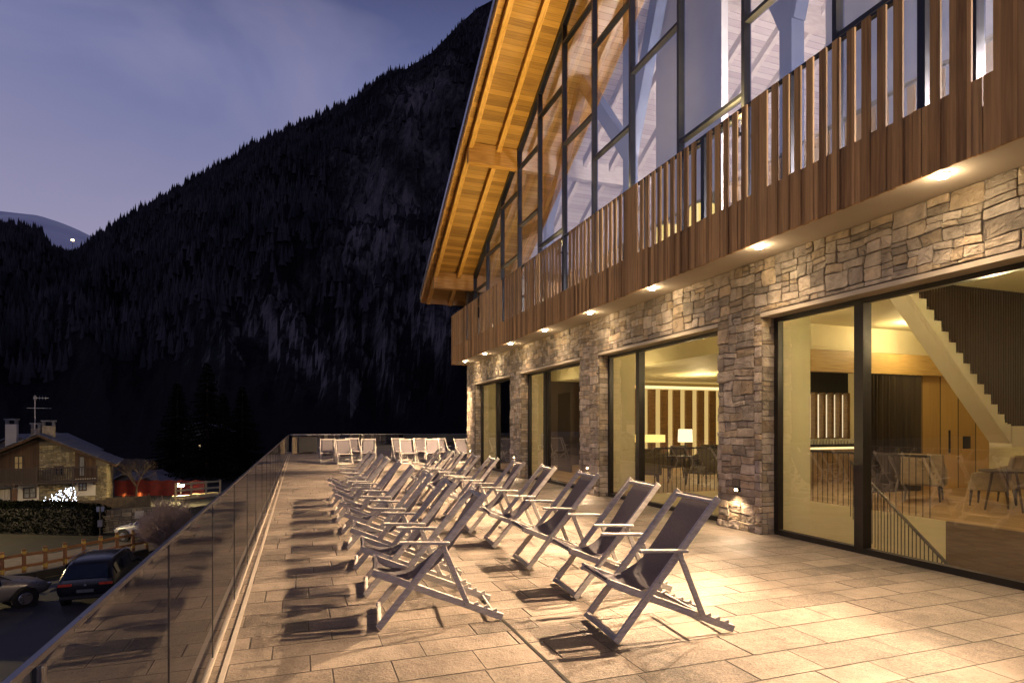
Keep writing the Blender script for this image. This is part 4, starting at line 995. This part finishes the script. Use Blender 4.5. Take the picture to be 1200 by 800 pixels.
for s, xe in ((1, xr), (-1, xl)):
    mb = MB(); ze = rl(xe); mb.prism([(0, -1.3, rz_), (xe, -1.3, ze), (xe, -1.3, ze + .14), (0, -1.3, rz_ + .14)], (0, DP + 2, 0)); o = mb.build('roof_slope', M['chaletwood'], house, local=True)
    mb = MB(); rg = random.Random(3 + s); k = 0
    n_ = int(abs(xe) / .42)
    for i in range(n_):
        t0 = i / n_; t1 = (i + 1.25) / n_
        y = -1.38
        while y < DP + .7:
            w_ = rg.uniform(.35, .7); zz = .15 + rg.uniform(0, .03)
            xa, xb = xe * t0, xe * min(t1, 1.02)
            lift = .05
            mb.prism([(xa, y, rl(abs(xa)) + zz), (xb, y, rl(abs(xb)) + zz + lift), (xb, y, rl(abs(xb)) + zz + lift + .035), (xa, y, rl(abs(xa)) + zz + .035)], (0, w_ - .02, 0)); y += w_
    mb.build('slates', M['slate'], o, local=True)
def hwin(px0, py0, px1, py1, yoff, glass, nm='window', bars=True):
    x0, x1, z0, z1 = hx(px0), hx(px1), hz(py1), hz(py0); f = .09
    mb = MB(); mb.box((x0, yoff - .07, z0), (x1, yoff, z0 + f)); mb.box((x0, yoff - .07, z1 - f), (x1, yoff, z1)); mb.box((x0, yoff - .07, z0 + f), (x0 + f, yoff, z1 - f)); mb.box((x1 - f, yoff - .07, z0 + f), (x1, yoff, z1 - f))
    if bars: mb.box(((x0 + x1) / 2 - .035, yoff - .06, z0 + f), ((x0 + x1) / 2 + .035, yoff - .002, z1 - f)); mb.box((x0 + f, yoff - .055, (z0 + z1) / 2 - .02), (x1 - f, yoff - .003, (z0 + z1) / 2 + .02))
    o = mb.build(nm, M['darkwood'], house, local=True)
    mb = MB(); mb.box((x0 + f, yoff - .03, z0 + f), (x1 - f, yoff - .012, z1 - f)); mb.build('pane', glass, o, local=True)
M['paneblue'] = mat('curtained_pane', (.20, .20, .19), .3, .5, 3, stretch=(5, 5, 1))
hwin(27, 570, 43, 583, -.032, M['paneblue']); hwin(92, 567, 102, 577, -.052, M['paneblue']); hwin(63, 546, 75, 558, -.05, M['carglass'])
hwin(16, 533, 28, 551, -.032, emis('lit_room', (1, .62, .25), .16), 'window')
hwin(-2, 570, 14, 600, -.032, mat('pale_curtain', (.34, .30, .24), .8, .5, 3, stretch=(12, 4, .4)), 'door', False)
mb = MB(); mb.box((hx(14.5), -.08, 0), (hx(20.5), -.032, hz(571))); mb.build('door_shutter', mat('brown_shutter', (.10, .045, .02), .6, .2, 5), house, local=True)
hwin(92, 535, 100, 560, -.032, M['paneblue'], 'balcony_door', False)
bc = MB(); x0, x1 = hx(-50), hx(116)
bc.box((x0, -1.15, hz(566)), (x1, -.06, hz(566) + .14)); bc.build('balcony_floor', M['darkwood'], house, local=True)
bc = MB(); bc.box((x0, -1.15, hz(547) - .08), (x1, -1.08, hz(547))); bc.box((x0, -1.14, hz(563)), (x1, -1.09, hz(563) + .08))
x = x0
while x < x1:
    wd_ = .03 if x > hx(45) else .07
    bc.box((x, -1.13, hz(565)), (x + wd_ * 1.5, -1.10, hz(547) - .08)); x += .15
for px in (-20, 46, 88, 115): bc.box((hx(px) - .06, -1.17, hz(566)), (hx(px) + .06, -1.05, hz(546)))
bc.build('balcony_railing', M['darkwood'], house, local=True)
for px in (-15, 20, 46, 88, 112):
    bc = MB(); bc.box((hx(px) - .08, -1.1, hz(566) - .2), (hx(px) + .08, 0, hz(566) - .003)); bc.build('balcony_bracket', M['darkwood'], house, local=True)
def chimney(px0, px1, py0, y, m):
    x0, x1 = hx(px0), hx(px1); z1 = hz(py0)
    mb = MB(); mb.box((x0, y, rz_ - 1.2), (x1, y + .8, z1 - .45)); o = mb.build('chimney', m, house, local=True)
    mb = MB()
    for xx in (x0, x1 - .12):
        for yv_ in (y, y + .68): mb.box((xx, yv_, z1 - .45), (xx + .12, yv_ + .12, z1 - .12))
    mb.box((x0 - .08, y - .08, z1 - .12), (x1 + .08, y + .88, z1)); mb.build('chimney_cap', M['slate'], o, local=True)
    return o
Mck = mat('chimney_stone', (.20, .16, .11), .9, scale=5, c2=(.36, .30, .22), bump=1)
chimney(46, 60, 492, 1.2, Mck); chimney(24, 35, 495, 4.0, Mck); chimney(-5, 9, 490, 3.0, M['whitewash'])
an = thing('tv_antenna', 'thin television aerial on a mast beside the chalet chimney', 'antenna', tuple(at(41, hd + 1, hz(508) + GZ)))
mb = MB(); mb.cyl((0, 0, -.5), (0, 0, 3.0), .022, n=6); mb.build('mast', M['chrome'], an, local=True)
mb = MB(); mb.bar((-.5, 0, 2.0), (1.05, .2, 2.0), .03, .03); mb.bar((-.1, 0, 2.8), (.9, 0, 2.8), .03, .03)
for i in range(9): mb.bar((-.5 + i * .18, -.2, 2.0), (-.5 + i * .18, .25, 2.0), .012, .012, (0, 0, 1))
for i in range(5): mb.bar((-.1 + i * .2, 0, 2.65), (-.1 + i * .2, 0, 2.95), .012, .012)
mb.build('aerial', M['chrome'], an, local=True)
bn = thing('garden_bench', 'small dark bench against the white chalet wall under its window', 'bench', tuple(house.matrix_basis @ Vector((hx(35), -.5, 0))), house.rotation_euler.z)
mb = MB(); mb.box((-.6, -.2, .4), (.6, .2, .46)); mb.build('seat', M['darkwood'], bn, local=True); mb = MB(); mb.box((-.6, .16, .5), (.6, .2, .85)); mb.build('backrest', M['darkwood'], bn, local=True)
for s in (-.5, .5): mb = MB(); mb.box((s - .05, -.18, 0), (s + .05, .2, .4)); mb.build('leg', M['darkwood'], bn, local=True)

# ------------------------------------------------------------------ plants
def leafmass(mb, fn, n, size, rg, up=.3):
    for _ in range(n):
        p, nrm = fn(); s = size * rg.uniform(.5, 1.4)
        a = Vector((rg.gauss(0, 1), rg.gauss(0, 1), rg.gauss(0, 1) + up)); b = a.cross(Vector((rg.gauss(0, 1), rg.gauss(0, 1), rg.gauss(0, 1)))).normalized(); a.normalize()
        mb.add([p - a * s, p + b * s * .5, p + a * s, p - b * s * .5], [(0, 1, 2, 3)])
M['hedge'] = mat('hedge_leaves', (.003, .0045, .002), .95, scale=.8, c2=(.007, .009, .004), spec=.05)
M['twig'] = mat('bare_twigs', (.28, .21, .18), .9, scale=3, c2=(.45, .35, .30))
M['bark'] = mat('bark', (.05, .035, .025), .9, .3, 5, bump=.6)
rg = random.Random(12)
h0, h1 = at(-40, 37, GZ), at(111, 36, GZ); hu = (h1 - h0).normalized(); hn = Vector((-hu.y, hu.x, 0)); hl = (h1 - h0).length
hg = thing('clipped_hedge', 'dark clipped hedge in front of the chalet', 'hedge', tuple(h1))
def hfn():
    while True:
        u, v, z = rg.uniform(0, hl), rg.uniform(0, 1.6), rg.uniform(.05, 1.9)
        lim = 1.95 - .12 * math.sin(u * .9) - (max(0, u - hl + .8) ** 2) * .7
        if z > lim: continue
        if min(v, 1.6 - v, lim - z, hl - u) > .22 and rg.random() < .85: continue
        return h0 + hu * u + hn * v + Vector((0, 0, z)), None
mb = MB(); leafmass(mb, hfn, 22000, .065, rg); mb.build('foliage', M['hedge'], hg, fix=False)
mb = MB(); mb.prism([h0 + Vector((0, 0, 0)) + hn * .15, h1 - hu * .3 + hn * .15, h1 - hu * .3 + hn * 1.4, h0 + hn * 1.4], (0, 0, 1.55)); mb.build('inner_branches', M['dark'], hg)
# bare round bush
bp = at(196, 31.5, GZ); bs = thing('bare_bush', 'large rounded leafless bush beside the end of the roadside fence', 'bush', tuple(bp))
mb = MB()
for k in range(1500):
    a = rg.uniform(0, 2 * math.pi); el = math.asin(rg.uniform(-.05, 1)); d = Vector((math.cos(a) * math.cos(el), math.sin(a) * math.cos(el), math.sin(el) * 1.15))
    p = Vector((rg.gauss(0, .2), rg.gauss(0, .2), .1 + rg.uniform(0, .8))); Rr = 1.42 * rg.uniform(.80, 1.05) * (1 + .30 * noise.noise(d * 1.9)); q = Vector((d.x * Rr, d.y * Rr, 1.0 + d.z * Rr * 1.02))
    m1 = p.lerp(q, .55) + Vector((rg.gauss(0, .09), rg.gauss(0, .09), rg.gauss(0, .09)))
    for (s, e2, w1) in ((p, m1, .012), (m1, q, .008)): mb.bar(s, e2, w1, w1)
    for _ in range(4):
        s = m1.lerp(q, rg.uniform(.2, 1)); e2 = s + (d + Vector((rg.gauss(0, .7), rg.gauss(0, .7), rg.gauss(0, .7)))).normalized() * rg.uniform(.12, .3); mb.bar(s, e2, .006, .006)
mb.build('twigs', M['twig'], bs, local=True, fix=False)
# fairy-light shrub
lp = at(72, 42.6, GZ + .1); ls = thing('lit_shrub', 'small bare shrub wrapped in white fairy lights in front of the chalet', 'shrub', tuple(lp))
mb = MB()
for k in range(90):
    d = Vector((rg.gauss(0, .6), rg.gauss(0, .6), rg.uniform(.5, 1.6))); mb.bar((0, 0, .1), d * .6, .02, .02); mb.bar(d * .6, d + Vector((rg.gauss(0, .25), rg.gauss(0, .25), .15)), .012, .012)
mb.build('branches', M['bark'], ls, local=True, fix=False)
mb = MB()
for k in range(150):
    a = rg.uniform(0, 6.28); rr = rg.uniform(.3, 1.05); c = Vector((math.cos(a) * rr * 1.05, math.sin(a) * rr * .6, 1.25 + rg.uniform(-.75, .75) * (1.2 - rr * .5) + math.cos(a) * .3)); mb.cyl(c - Vector((0, 0, .02)), c + Vector((0, 0, .02)), .02, .016, 5)
mb.build('fairy_lights', emis('cool_fairy_glow', (.75, .82, 1), 14), ls, local=True)
mb = MB()
for k in range(16):
    c = Vector((-.95 + rg.uniform(-.3, .5), rg.uniform(-.4, .4), .75 + rg.uniform(-.35, .35))); mb.cyl(c - Vector((0, 0, .02)), c + Vector((0, 0, .02)), .022, .018, 5)
mb.build('amber_lights', emis('amber_fairy_glow', (1, .42, .12), 10), ls, local=True)
lamp('POINT', 'fairy_glow', lp + Vector((0, -.6, 1.5)), 22, (.8, .85, 1), None, .3)

# conifers below the mountain
M['needle'] = mat('spruce_needles', (.003, .004, .002), .95, scale=1.2, c2=(.008, .010, .005), spec=.05)
def spruce(loc, h, r, label, seed):
    rg = random.Random(seed); t = thing('spruce_tree', label, 'tree', loc, 0, 'tall spruces beyond the terrace')
    mb = MB(); mb.cyl((0, 0, 0), (0, 0, h), .28, .03, 8); mb.build('trunk', M['bark'], t, local=True)
    mb = MB(); z = h * .08
    while z < h - .15:
        k = (1 - z / h); rr = r * (k ** .85) * rg.uniform(.8, 1.1); n = max(5, int(11 * k + 5)); a0 = rg.uniform(0, 6)
        for i in range(n):
            a = a0 + i * 6.283 / n + rg.gauss(0, .12); l = rr * rg.uniform(.7, 1.12); d = Vector((math.cos(a), math.sin(a), 0)); s = Vector((-d.y, d.x, 0))
            m = max(3, int(l / .32)); zj = rg.uniform(-.22, .22)
            for q in range(m):
                u = (q + .5) / m; c = d * l * u + Vector((0, 0, z + zj - l * .30 * u + .12 * l * u * u)); w_ = .34 * (1.1 - u * .7)
                for sg in (-1, 1):
                    e2 = c + s * sg * w_ * rg.uniform(.8, 1.5) + d * .28 + Vector((0, 0, -rg.uniform(.05, .35)))
                    mb.add([c - d * .12, c + d * .2, e2], [(0, 1, 2)])
        z += .22 + .10 * k
    mb.build('crown', M['needle'], t, local=True, fix=False); return t
for i, (px, d, h, r, lb) in enumerate(((208, 78, 12.5, 4.2, 'black spruce standing left of the group, above the street lamp'), (243, 70, 14.2, 4.6, 'tallest black spruce right behind the street lamp'), (284, 74, 11.5, 3.8, 'black spruce standing right of the group, nearest the terrace'), (262, 96, 12, 4.0, 'black spruce half hidden behind the tallest one'))):
    spruce(tuple(at(px, d, GZ)), h, r, lb, 30 + i)
# small bare tree by the chalet
bt = thing('bare_tree', 'small leafless tree right of the chalet in front of the red hoarding', 'tree', tuple(at(160, 52, GZ)))
mb = MB(); mb2 = MB(); mb.cyl((0, 0, 0), (0, 0, 1.4), .12, .08, 7)
def branch(p, d, l, w_, dep):
    q = p + d * l; (mb if dep > 3 else mb2).bar(p, q, w_, w_)
    if dep == 0: return
    for _ in range(3 if dep > 1 else 4): branch(q if rg.random() < .6 else p.lerp(q, .7), (d + Vector((rg.gauss(0, .5), rg.gauss(0, .5), rg.gauss(.1, .4)))).normalized(), l * .72, w_ * .6, dep - 1)
for _ in range(4): branch(Vector((0, 0, 1.3)), Vector((rg.gauss(0, .5), rg.gauss(0, .5), 1)).normalized(), .95, .07, 5)
mb.build('trunk', M['bark'], bt, local=True, fix=False); mb2.build('twigs', M['bark'], bt, local=True, fix=False)
# distant houses, low roofs with a few lit windows
M['farwall'] = mat('far_render', (.12, .10, .09), .9, .2, 1)
def far_house(px, d, wd_, hgt, label, lit):
    p = at(px, d, GZ - 2.5 + (d - 60) * .02); t = thing('distant_house', label, 'house', tuple(p), -TH + R(rg.uniform(-20, 20)))
    mb = MB(); mb.prism([(-wd_, 0, 0), (wd_, 0, 0), (wd_, 0, hgt), (0, 0, hgt + wd_ * .45), (-wd_, 0, hgt)], (0, wd_ * 1.8, 0)); mb.build('wall', M['farwall'], t, local=True)
    for s in (-1, 1):
        mb = MB(); mb.prism([(0, -.6, hgt + wd_ * .47), (s * wd_ * 1.15, -.6, hgt - wd_ * .05), (s * wd_ * 1.15, -.6, hgt + .1 - wd_ * .03), (0, -.6, hgt + wd_ * .47 + .15)], (0, wd_ * 1.8 + 1.2, 0)); mb.build('roof_slope', M['slate'], t, local=True)
    for i in range(lit):
        mb = MB(); x = rg.uniform(-wd_ * .7, wd_ * .7); z = hgt * rg.uniform(.5, .85); mb.box((x, -.03, z), (x + .4, -.005, z + .5)); mb.build('lit_window', emis('far_window', (1, .72, .38), 2.5), t, local=True)
far_house(150, 66, 2.4, 2.6, 'low dark house with faint blue roof right of the chalet', 1)
far_house(172, 62, 1.6, 3.0, 'tiny outbuilding with a bright amber window left of the street lamp', 1)
far_house(232, 120, 3.5, 6.8, 'distant house with a lit window glimpsed behind the spruces', 2)
far_house(20, 85, 5, 5.0, 'dark house roof behind the chalet ridge', 0)

# ------------------------------------------------------------------ mountains
SKY = [(-4600, -1500), (-2400, -450), (-1300, -80), (-900, 90), (-500, 190), (-300, 235), (-100, 262), (0, 271), (50, 276), (60, 298), (80, 306), (98, 296), (115, 280), (150, 259), (200, 231), (250, 204), (300, 174), (350, 151), (415, 124), (455, 91), (475, 84), (505, 64), (535, 32), (560, 9), (600, -12), (700, -60), (900, -120), (1300, -150)]  # far-left heights, out of view, raised to block sky reflected in windows
def sky(px):
    for (a, b), (c, d) in zip(SKY, SKY[1:]):
        if a <= px <= c: return b + (d - b) * (px - a) / (c - a)
    return 0
D0, D1 = 120.0, 950.0
def fbm(x, y, z, o=5): return noise.fractal(Vector((x, y, z)), .9, 2.1, o)
def mheight(u, d):
    """terrain height at lateral slope u (=r/d), depth d"""
    px = 600 + 700 * u; t = max(0, min(1.25, (d - D0) / (D1 - D0)))
    zr = CH + (HY - sky(px)) / 700 * D1
    x = u * 900
    base = GZ + (zr - GZ) * (t ** 1.25 if t <= 1 else 1 - (t - 1) * 1.6)
    env = math.sin(math.pi * min(1, t)) ** .7 if t < 1 else 0
    rid = 1 - abs(noise.noise(Vector((x * .006, d * .0035, 1.7)))) * 2
    crag = fbm(x * .016, d * .012, 4.2, 6)
    fine = noise.noise(Vector((x * .06, d * .05, 2.2)))
    cliff = max(0, min(1, (px - 180) / 220))
    step = (math.sin(t * 17 + crag * 2.2 + x * .01) * .5) * cliff
    return base + env * (rid * 38 + crag * (16 + 26 * cliff) + step * 26 + fine * (5 + 6 * cliff)) * min(1, d / 500) + (fine * 2.5 + crag * 2) * (t >= 1)
BL = [(300, 400, 60, 45, .9), (400, 440, 75, 60, 1.0), (330, 375, 40, 22, 1.0), (470, 250, 80, 90, .75), (520, 120, 60, 60, .6), (400, 300, 60, 45, .5), (250, 460, 40, 30, .45), (520, 380, 40, 60, .8)]
def rockmask(px, y):
    v = sum(k * math.exp(-((px - a) / c) ** 2 - ((y - b) / d) ** 2) for a, b, c, d, k in BL)
    return max(0, min(1, v + .5 * noise.noise(Vector((px * .02, y * .025, 3)))))
mb = MB(); nu, nd = 420, 150; vs = []; RK = []
U0, U1 = (-4600 - 600) / 700, (1000 - 600) / 700
for i in range(nd + 1):
    d = D0 + (1090 - D0) * (i / nd)
    for j in range(nu + 1):
        u = U0 + (U1 - U0) * j / nu if True else 0
        # finer columns where the mountain is in front of the camera
        jj = j / nu; u = U0 + 6.2 * (jj / .12) if jj < .12 else (U0 + 6.2) + (U1 - U0 - 6.2) * (jj - .12) / .88
        v = at(600 + 700 * u, d, mheight(u, d)); vs.append(tuple(v)); RK.append(rockmask(600 + 700 * u, HY - (v.z - CH) * FPX / d))
mb.add(vs, [(i * (nu + 1) + j, i * (nu + 1) + j + 1, (i + 1) * (nu + 1) + j + 1, (i + 1) * (nu + 1) + j) for i in range(nd) for j in range(nu)])
def rock_mat():
    m, nt, out = nmat('dark_alpine_rock')
    p = N(nt, 'ShaderNodeBsdfPrincipled'); p.inputs['Roughness'].default_value = .95; p.inputs['Specular IOR Level'].default_value = .1
    tc = N(nt, 'ShaderNodeTexCoord'); mp = N(nt, 'ShaderNodeMapping'); mp.inputs['Scale'].default_value = (.036, .036, .024); L(nt, tc.outputs['Object'], mp.inputs[0])
    n1 = N(nt, 'ShaderNodeTexNoise'); n1.inputs['Scale'].default_value = 1.0; n1.inputs['Detail'].default_value = 9; n1.inputs['Roughness'].default_value = .68; n1.inputs['Distortion'].default_value = .8; L(nt, mp.outputs[0], n1.inputs[0])
    n2 = N(nt, 'ShaderNodeTexNoise'); n2.inputs['Scale'].default_value = .006; n2.inputs['Detail'].default_value = 3; L(nt, tc.outputs['Object'], n2.inputs[0])
    n3 = N(nt, 'ShaderNodeTexNoise'); n3.inputs['Scale'].default_value = .16; n3.inputs['Detail'].default_value = 10; n3.inputs['Roughness'].default_value = .78
    mp3 = N(nt, 'ShaderNodeMapping'); mp3.inputs['Scale'].default_value = (1.5, 1.5, 1.0); L(nt, tc.outputs['Object'], mp3.inputs[0]); L(nt, mp3.outputs[0], n3.inputs[0])
    geo = N(nt, 'ShaderNodeNewGeometry'); sn = N(nt, 'ShaderNodeSeparateXYZ'); L(nt, geo.outputs['Normal'], sn.inputs[0])
    steep = N(nt, 'ShaderNodeMapRange'); steep.inputs[1].default_value = .85; steep.inputs[2].default_value = .45; L(nt, sn.outputs[2], steep.inputs[0])
    f = mth(nt, 'MULTIPLY', mth(nt, 'ADD', mth(nt, 'MULTIPLY', n1.outputs['Fac'], .6), mth(nt, 'MULTIPLY', n3.outputs['Fac'], .5)), mth(nt, 'MULTIPLY_ADD', steep.outputs[0], .45, .68))
    ra = N(nt, 'ShaderNodeAttribute'); ra.attribute_name = 'rock'
    f = mth(nt, 'MULTIPLY', f, mth(nt, 'MULTIPLY_ADD', n2.outputs['Fac'], .5, .72)); f = mth(nt, 'MULTIPLY', f, mth(nt, 'MULTIPLY_ADD', ra.outputs['Fac'], .52, .60))
    rp = N(nt, 'ShaderNodeValToRGB'); e = rp.color_ramp.elements; e[0].position = .31; e[0].color = (.012, .012, .017, 1); e[1].position = .68; e[1].color = (.42, .37, .39, 1)
    k = e.new(.44); k.color = (.035, .032, .04, 1); k = e.new(.54); k.color = (.15, .135, .15, 1)
    L(nt, f, rp.inputs[0]); L(nt, rp.outputs[0], p.inputs['Base Color'])
    b = N(nt, 'ShaderNodeBump'); b.inputs['Strength'].default_value = 1; b.inputs['Distance'].default_value = 12; L(nt, n3.outputs['Fac'], b.inputs['Height']); L(nt, b.outputs[0], p.inputs['Normal'])
    L(nt, p.outputs[0], out.inputs[0]); return m
mo = struct(mb.build('mountain', rock_mat(), fix=False)); at_ = mo.data.attributes.new('rock', 'FLOAT', 'POINT'); at_.data.foreach_set('value', RK)
# far snow peak
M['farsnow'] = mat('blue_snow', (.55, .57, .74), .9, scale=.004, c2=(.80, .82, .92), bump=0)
PK = [(-900, 150), (-300, 225), (-60, 243), (0, 247), (45, 252), (70, 260), (90, 268), (110, 278), (150, 296), (260, 330)]
def psky(px):
    for (a, b), (c, d) in zip(PK, PK[1:]):
        if a <= px <= c: return b + (d - b) * (px - a) / (c - a)
    return 330
mb = MB(); vs = []; nu2, nd2 = 110, 26
for i in range(nd2 + 1):
    t = i / nd2; d = 1250 + t * 1300
    for j in range(nu2 + 1):
        px = -700 + 960 * j / nu2; zr = (HY - psky(px)) / 700 * 2400
        tt = min(1, t * 1300 / 1150); z = zr * (.3 + .7 * tt ** .8) if tt < 1 else zr - (t - .885) * 500
        z += fbm(px * .02, d * .002, 9, 4) * 14 * (1 if tt < 1 else .1) * math.sin(math.pi * min(tt, .97)); vs.append(tuple(at(px, d, z)))
mb.add(vs, [(i * (nu2 + 1) + j, i * (nu2 + 1) + j + 1, (i + 1) * (nu2 + 1) + j + 1, (i + 1) * (nu2 + 1) + j) for i in range(nd2) for j in range(nu2)])
struct(mb.build('snow_peak', M['farsnow'], smooth=True, fix=False))
for (px, py, lb, e_) in ((85, 281.5, 'bright white piste light on the distant snow slope', 1.7), (108, 283, 'orange glow of a lift station on the far ridge', .5), (122, 276, 'small warm light at the notch below the forest ridge', .45)):
    d = 1180 if px < 100 else 930; c = at(px, d, CH + (HY - py) / 700 * d)
    t = thing('ski_slope_light', lb, 'light', (c.x, c.y, c.z - 8))
    mb = MB(); mb.cyl((0, 0, -20), (0, 0, 7), .3, n=6); mb.build('mast', M['dark'], t, local=True)
    mb = MB(); mb.cyl((0, 0, 7), (0, 0, 7 + 1.6 * e_), 1.3 * e_, 1.3 * e_, 10); mb.build('lamp_head', emis('piste_glow', (1, .72, .38) if px < 100 else (1, .4, .15), 22 if px < 100 else 4), t, local=True)
# forest: one mass of small conifers on the slopes
rgf = random.Random(99); mb = MB(); cnt = 0
V_ = []; F_ = []
def conifer(c, h, r):
    o = len(V_); a0 = rgf.uniform(0, 6); n = 5
    for (z0, z1, rr) in ((.0, .62, 1), (.33, 1.0, .62)):
        b = len(V_)
        for i in range(n):
            a = a0 + 6.283 * i / n; q = rr * r * rgf.uniform(.75, 1.2); V_.append((c.x + math.cos(a) * q, c.y + math.sin(a) * q, c.z + h * z0))
        V_.append((c.x, c.y, c.z + h * z1))
        for i in range(n): F_.append((b + i, b + (i + 1) % n, b + n))
tries = 0
while cnt < 22000 and tries < 120000:
    tries += 1
    px = rgf.uniform(-140, 640); t = rgf.random() ** .6; d = D0 + 110 + t * (D1 - D0 - 110)
    if rgf.random() < .10: d = rgf.uniform(D1 - 25, D1 + 4); t = .97
    u = (px - 600) / 700
    dens = noise.noise(Vector((u * 900 * .011, d * .008, 6.1))) * .6 + .85 - max(0, (px - 330) / 240) * (.45 if t > .35 else .2)
    if t > .93: dens = 1.15 - max(0, (px - 400) / 70)
    if rgf.random() > dens: continue
    h = rgf.uniform(6, 13) * (.75 + .35 * rgf.random()); z = mheight(u, d)
    if t >= .97: h *= rgf.choice((.6, .9, 1.1, 1.4, 1.8))
    if t < .93 and rgf.random() < rockmask(px, HY - (z - CH) * FPX / d) * 1.1: continue
    conifer(at(px, d, z - 1), h, h * .2); cnt += 1
mb.v = V_; mb.f = F_
M['farneedle'] = mat('forest_needles', (.013, .014, .020), .95, scale=.035, c2=(.058, .050, .062), spec=.1)
tag(mb.build('mountain_forest', M['farneedle'], fix=False), 'dark conifer forest covering the mountain slopes and ridge', 'forest', kind='stuff')

# ------------------------------------------------------------------ render settings
S.render.engine = 'CYCLES'; S.cycles.use_denoising = True
S.cycles.max_bounces = 8; S.cycles.diffuse_bounces = 4; S.cycles.glossy_bounces = 4; S.cycles.transparent_max_bounces = 16
S.cycles.caustics_reflective = False; S.cycles.caustics_refractive = False; S.cycles.sample_clamp_indirect = 4
S.cycles.use_light_tree = True
S.view_settings.view_transform = 'Standard'; S.view_settings.look = 'None'; S.view_settings.exposure = 0; S.view_settings.gamma = 1
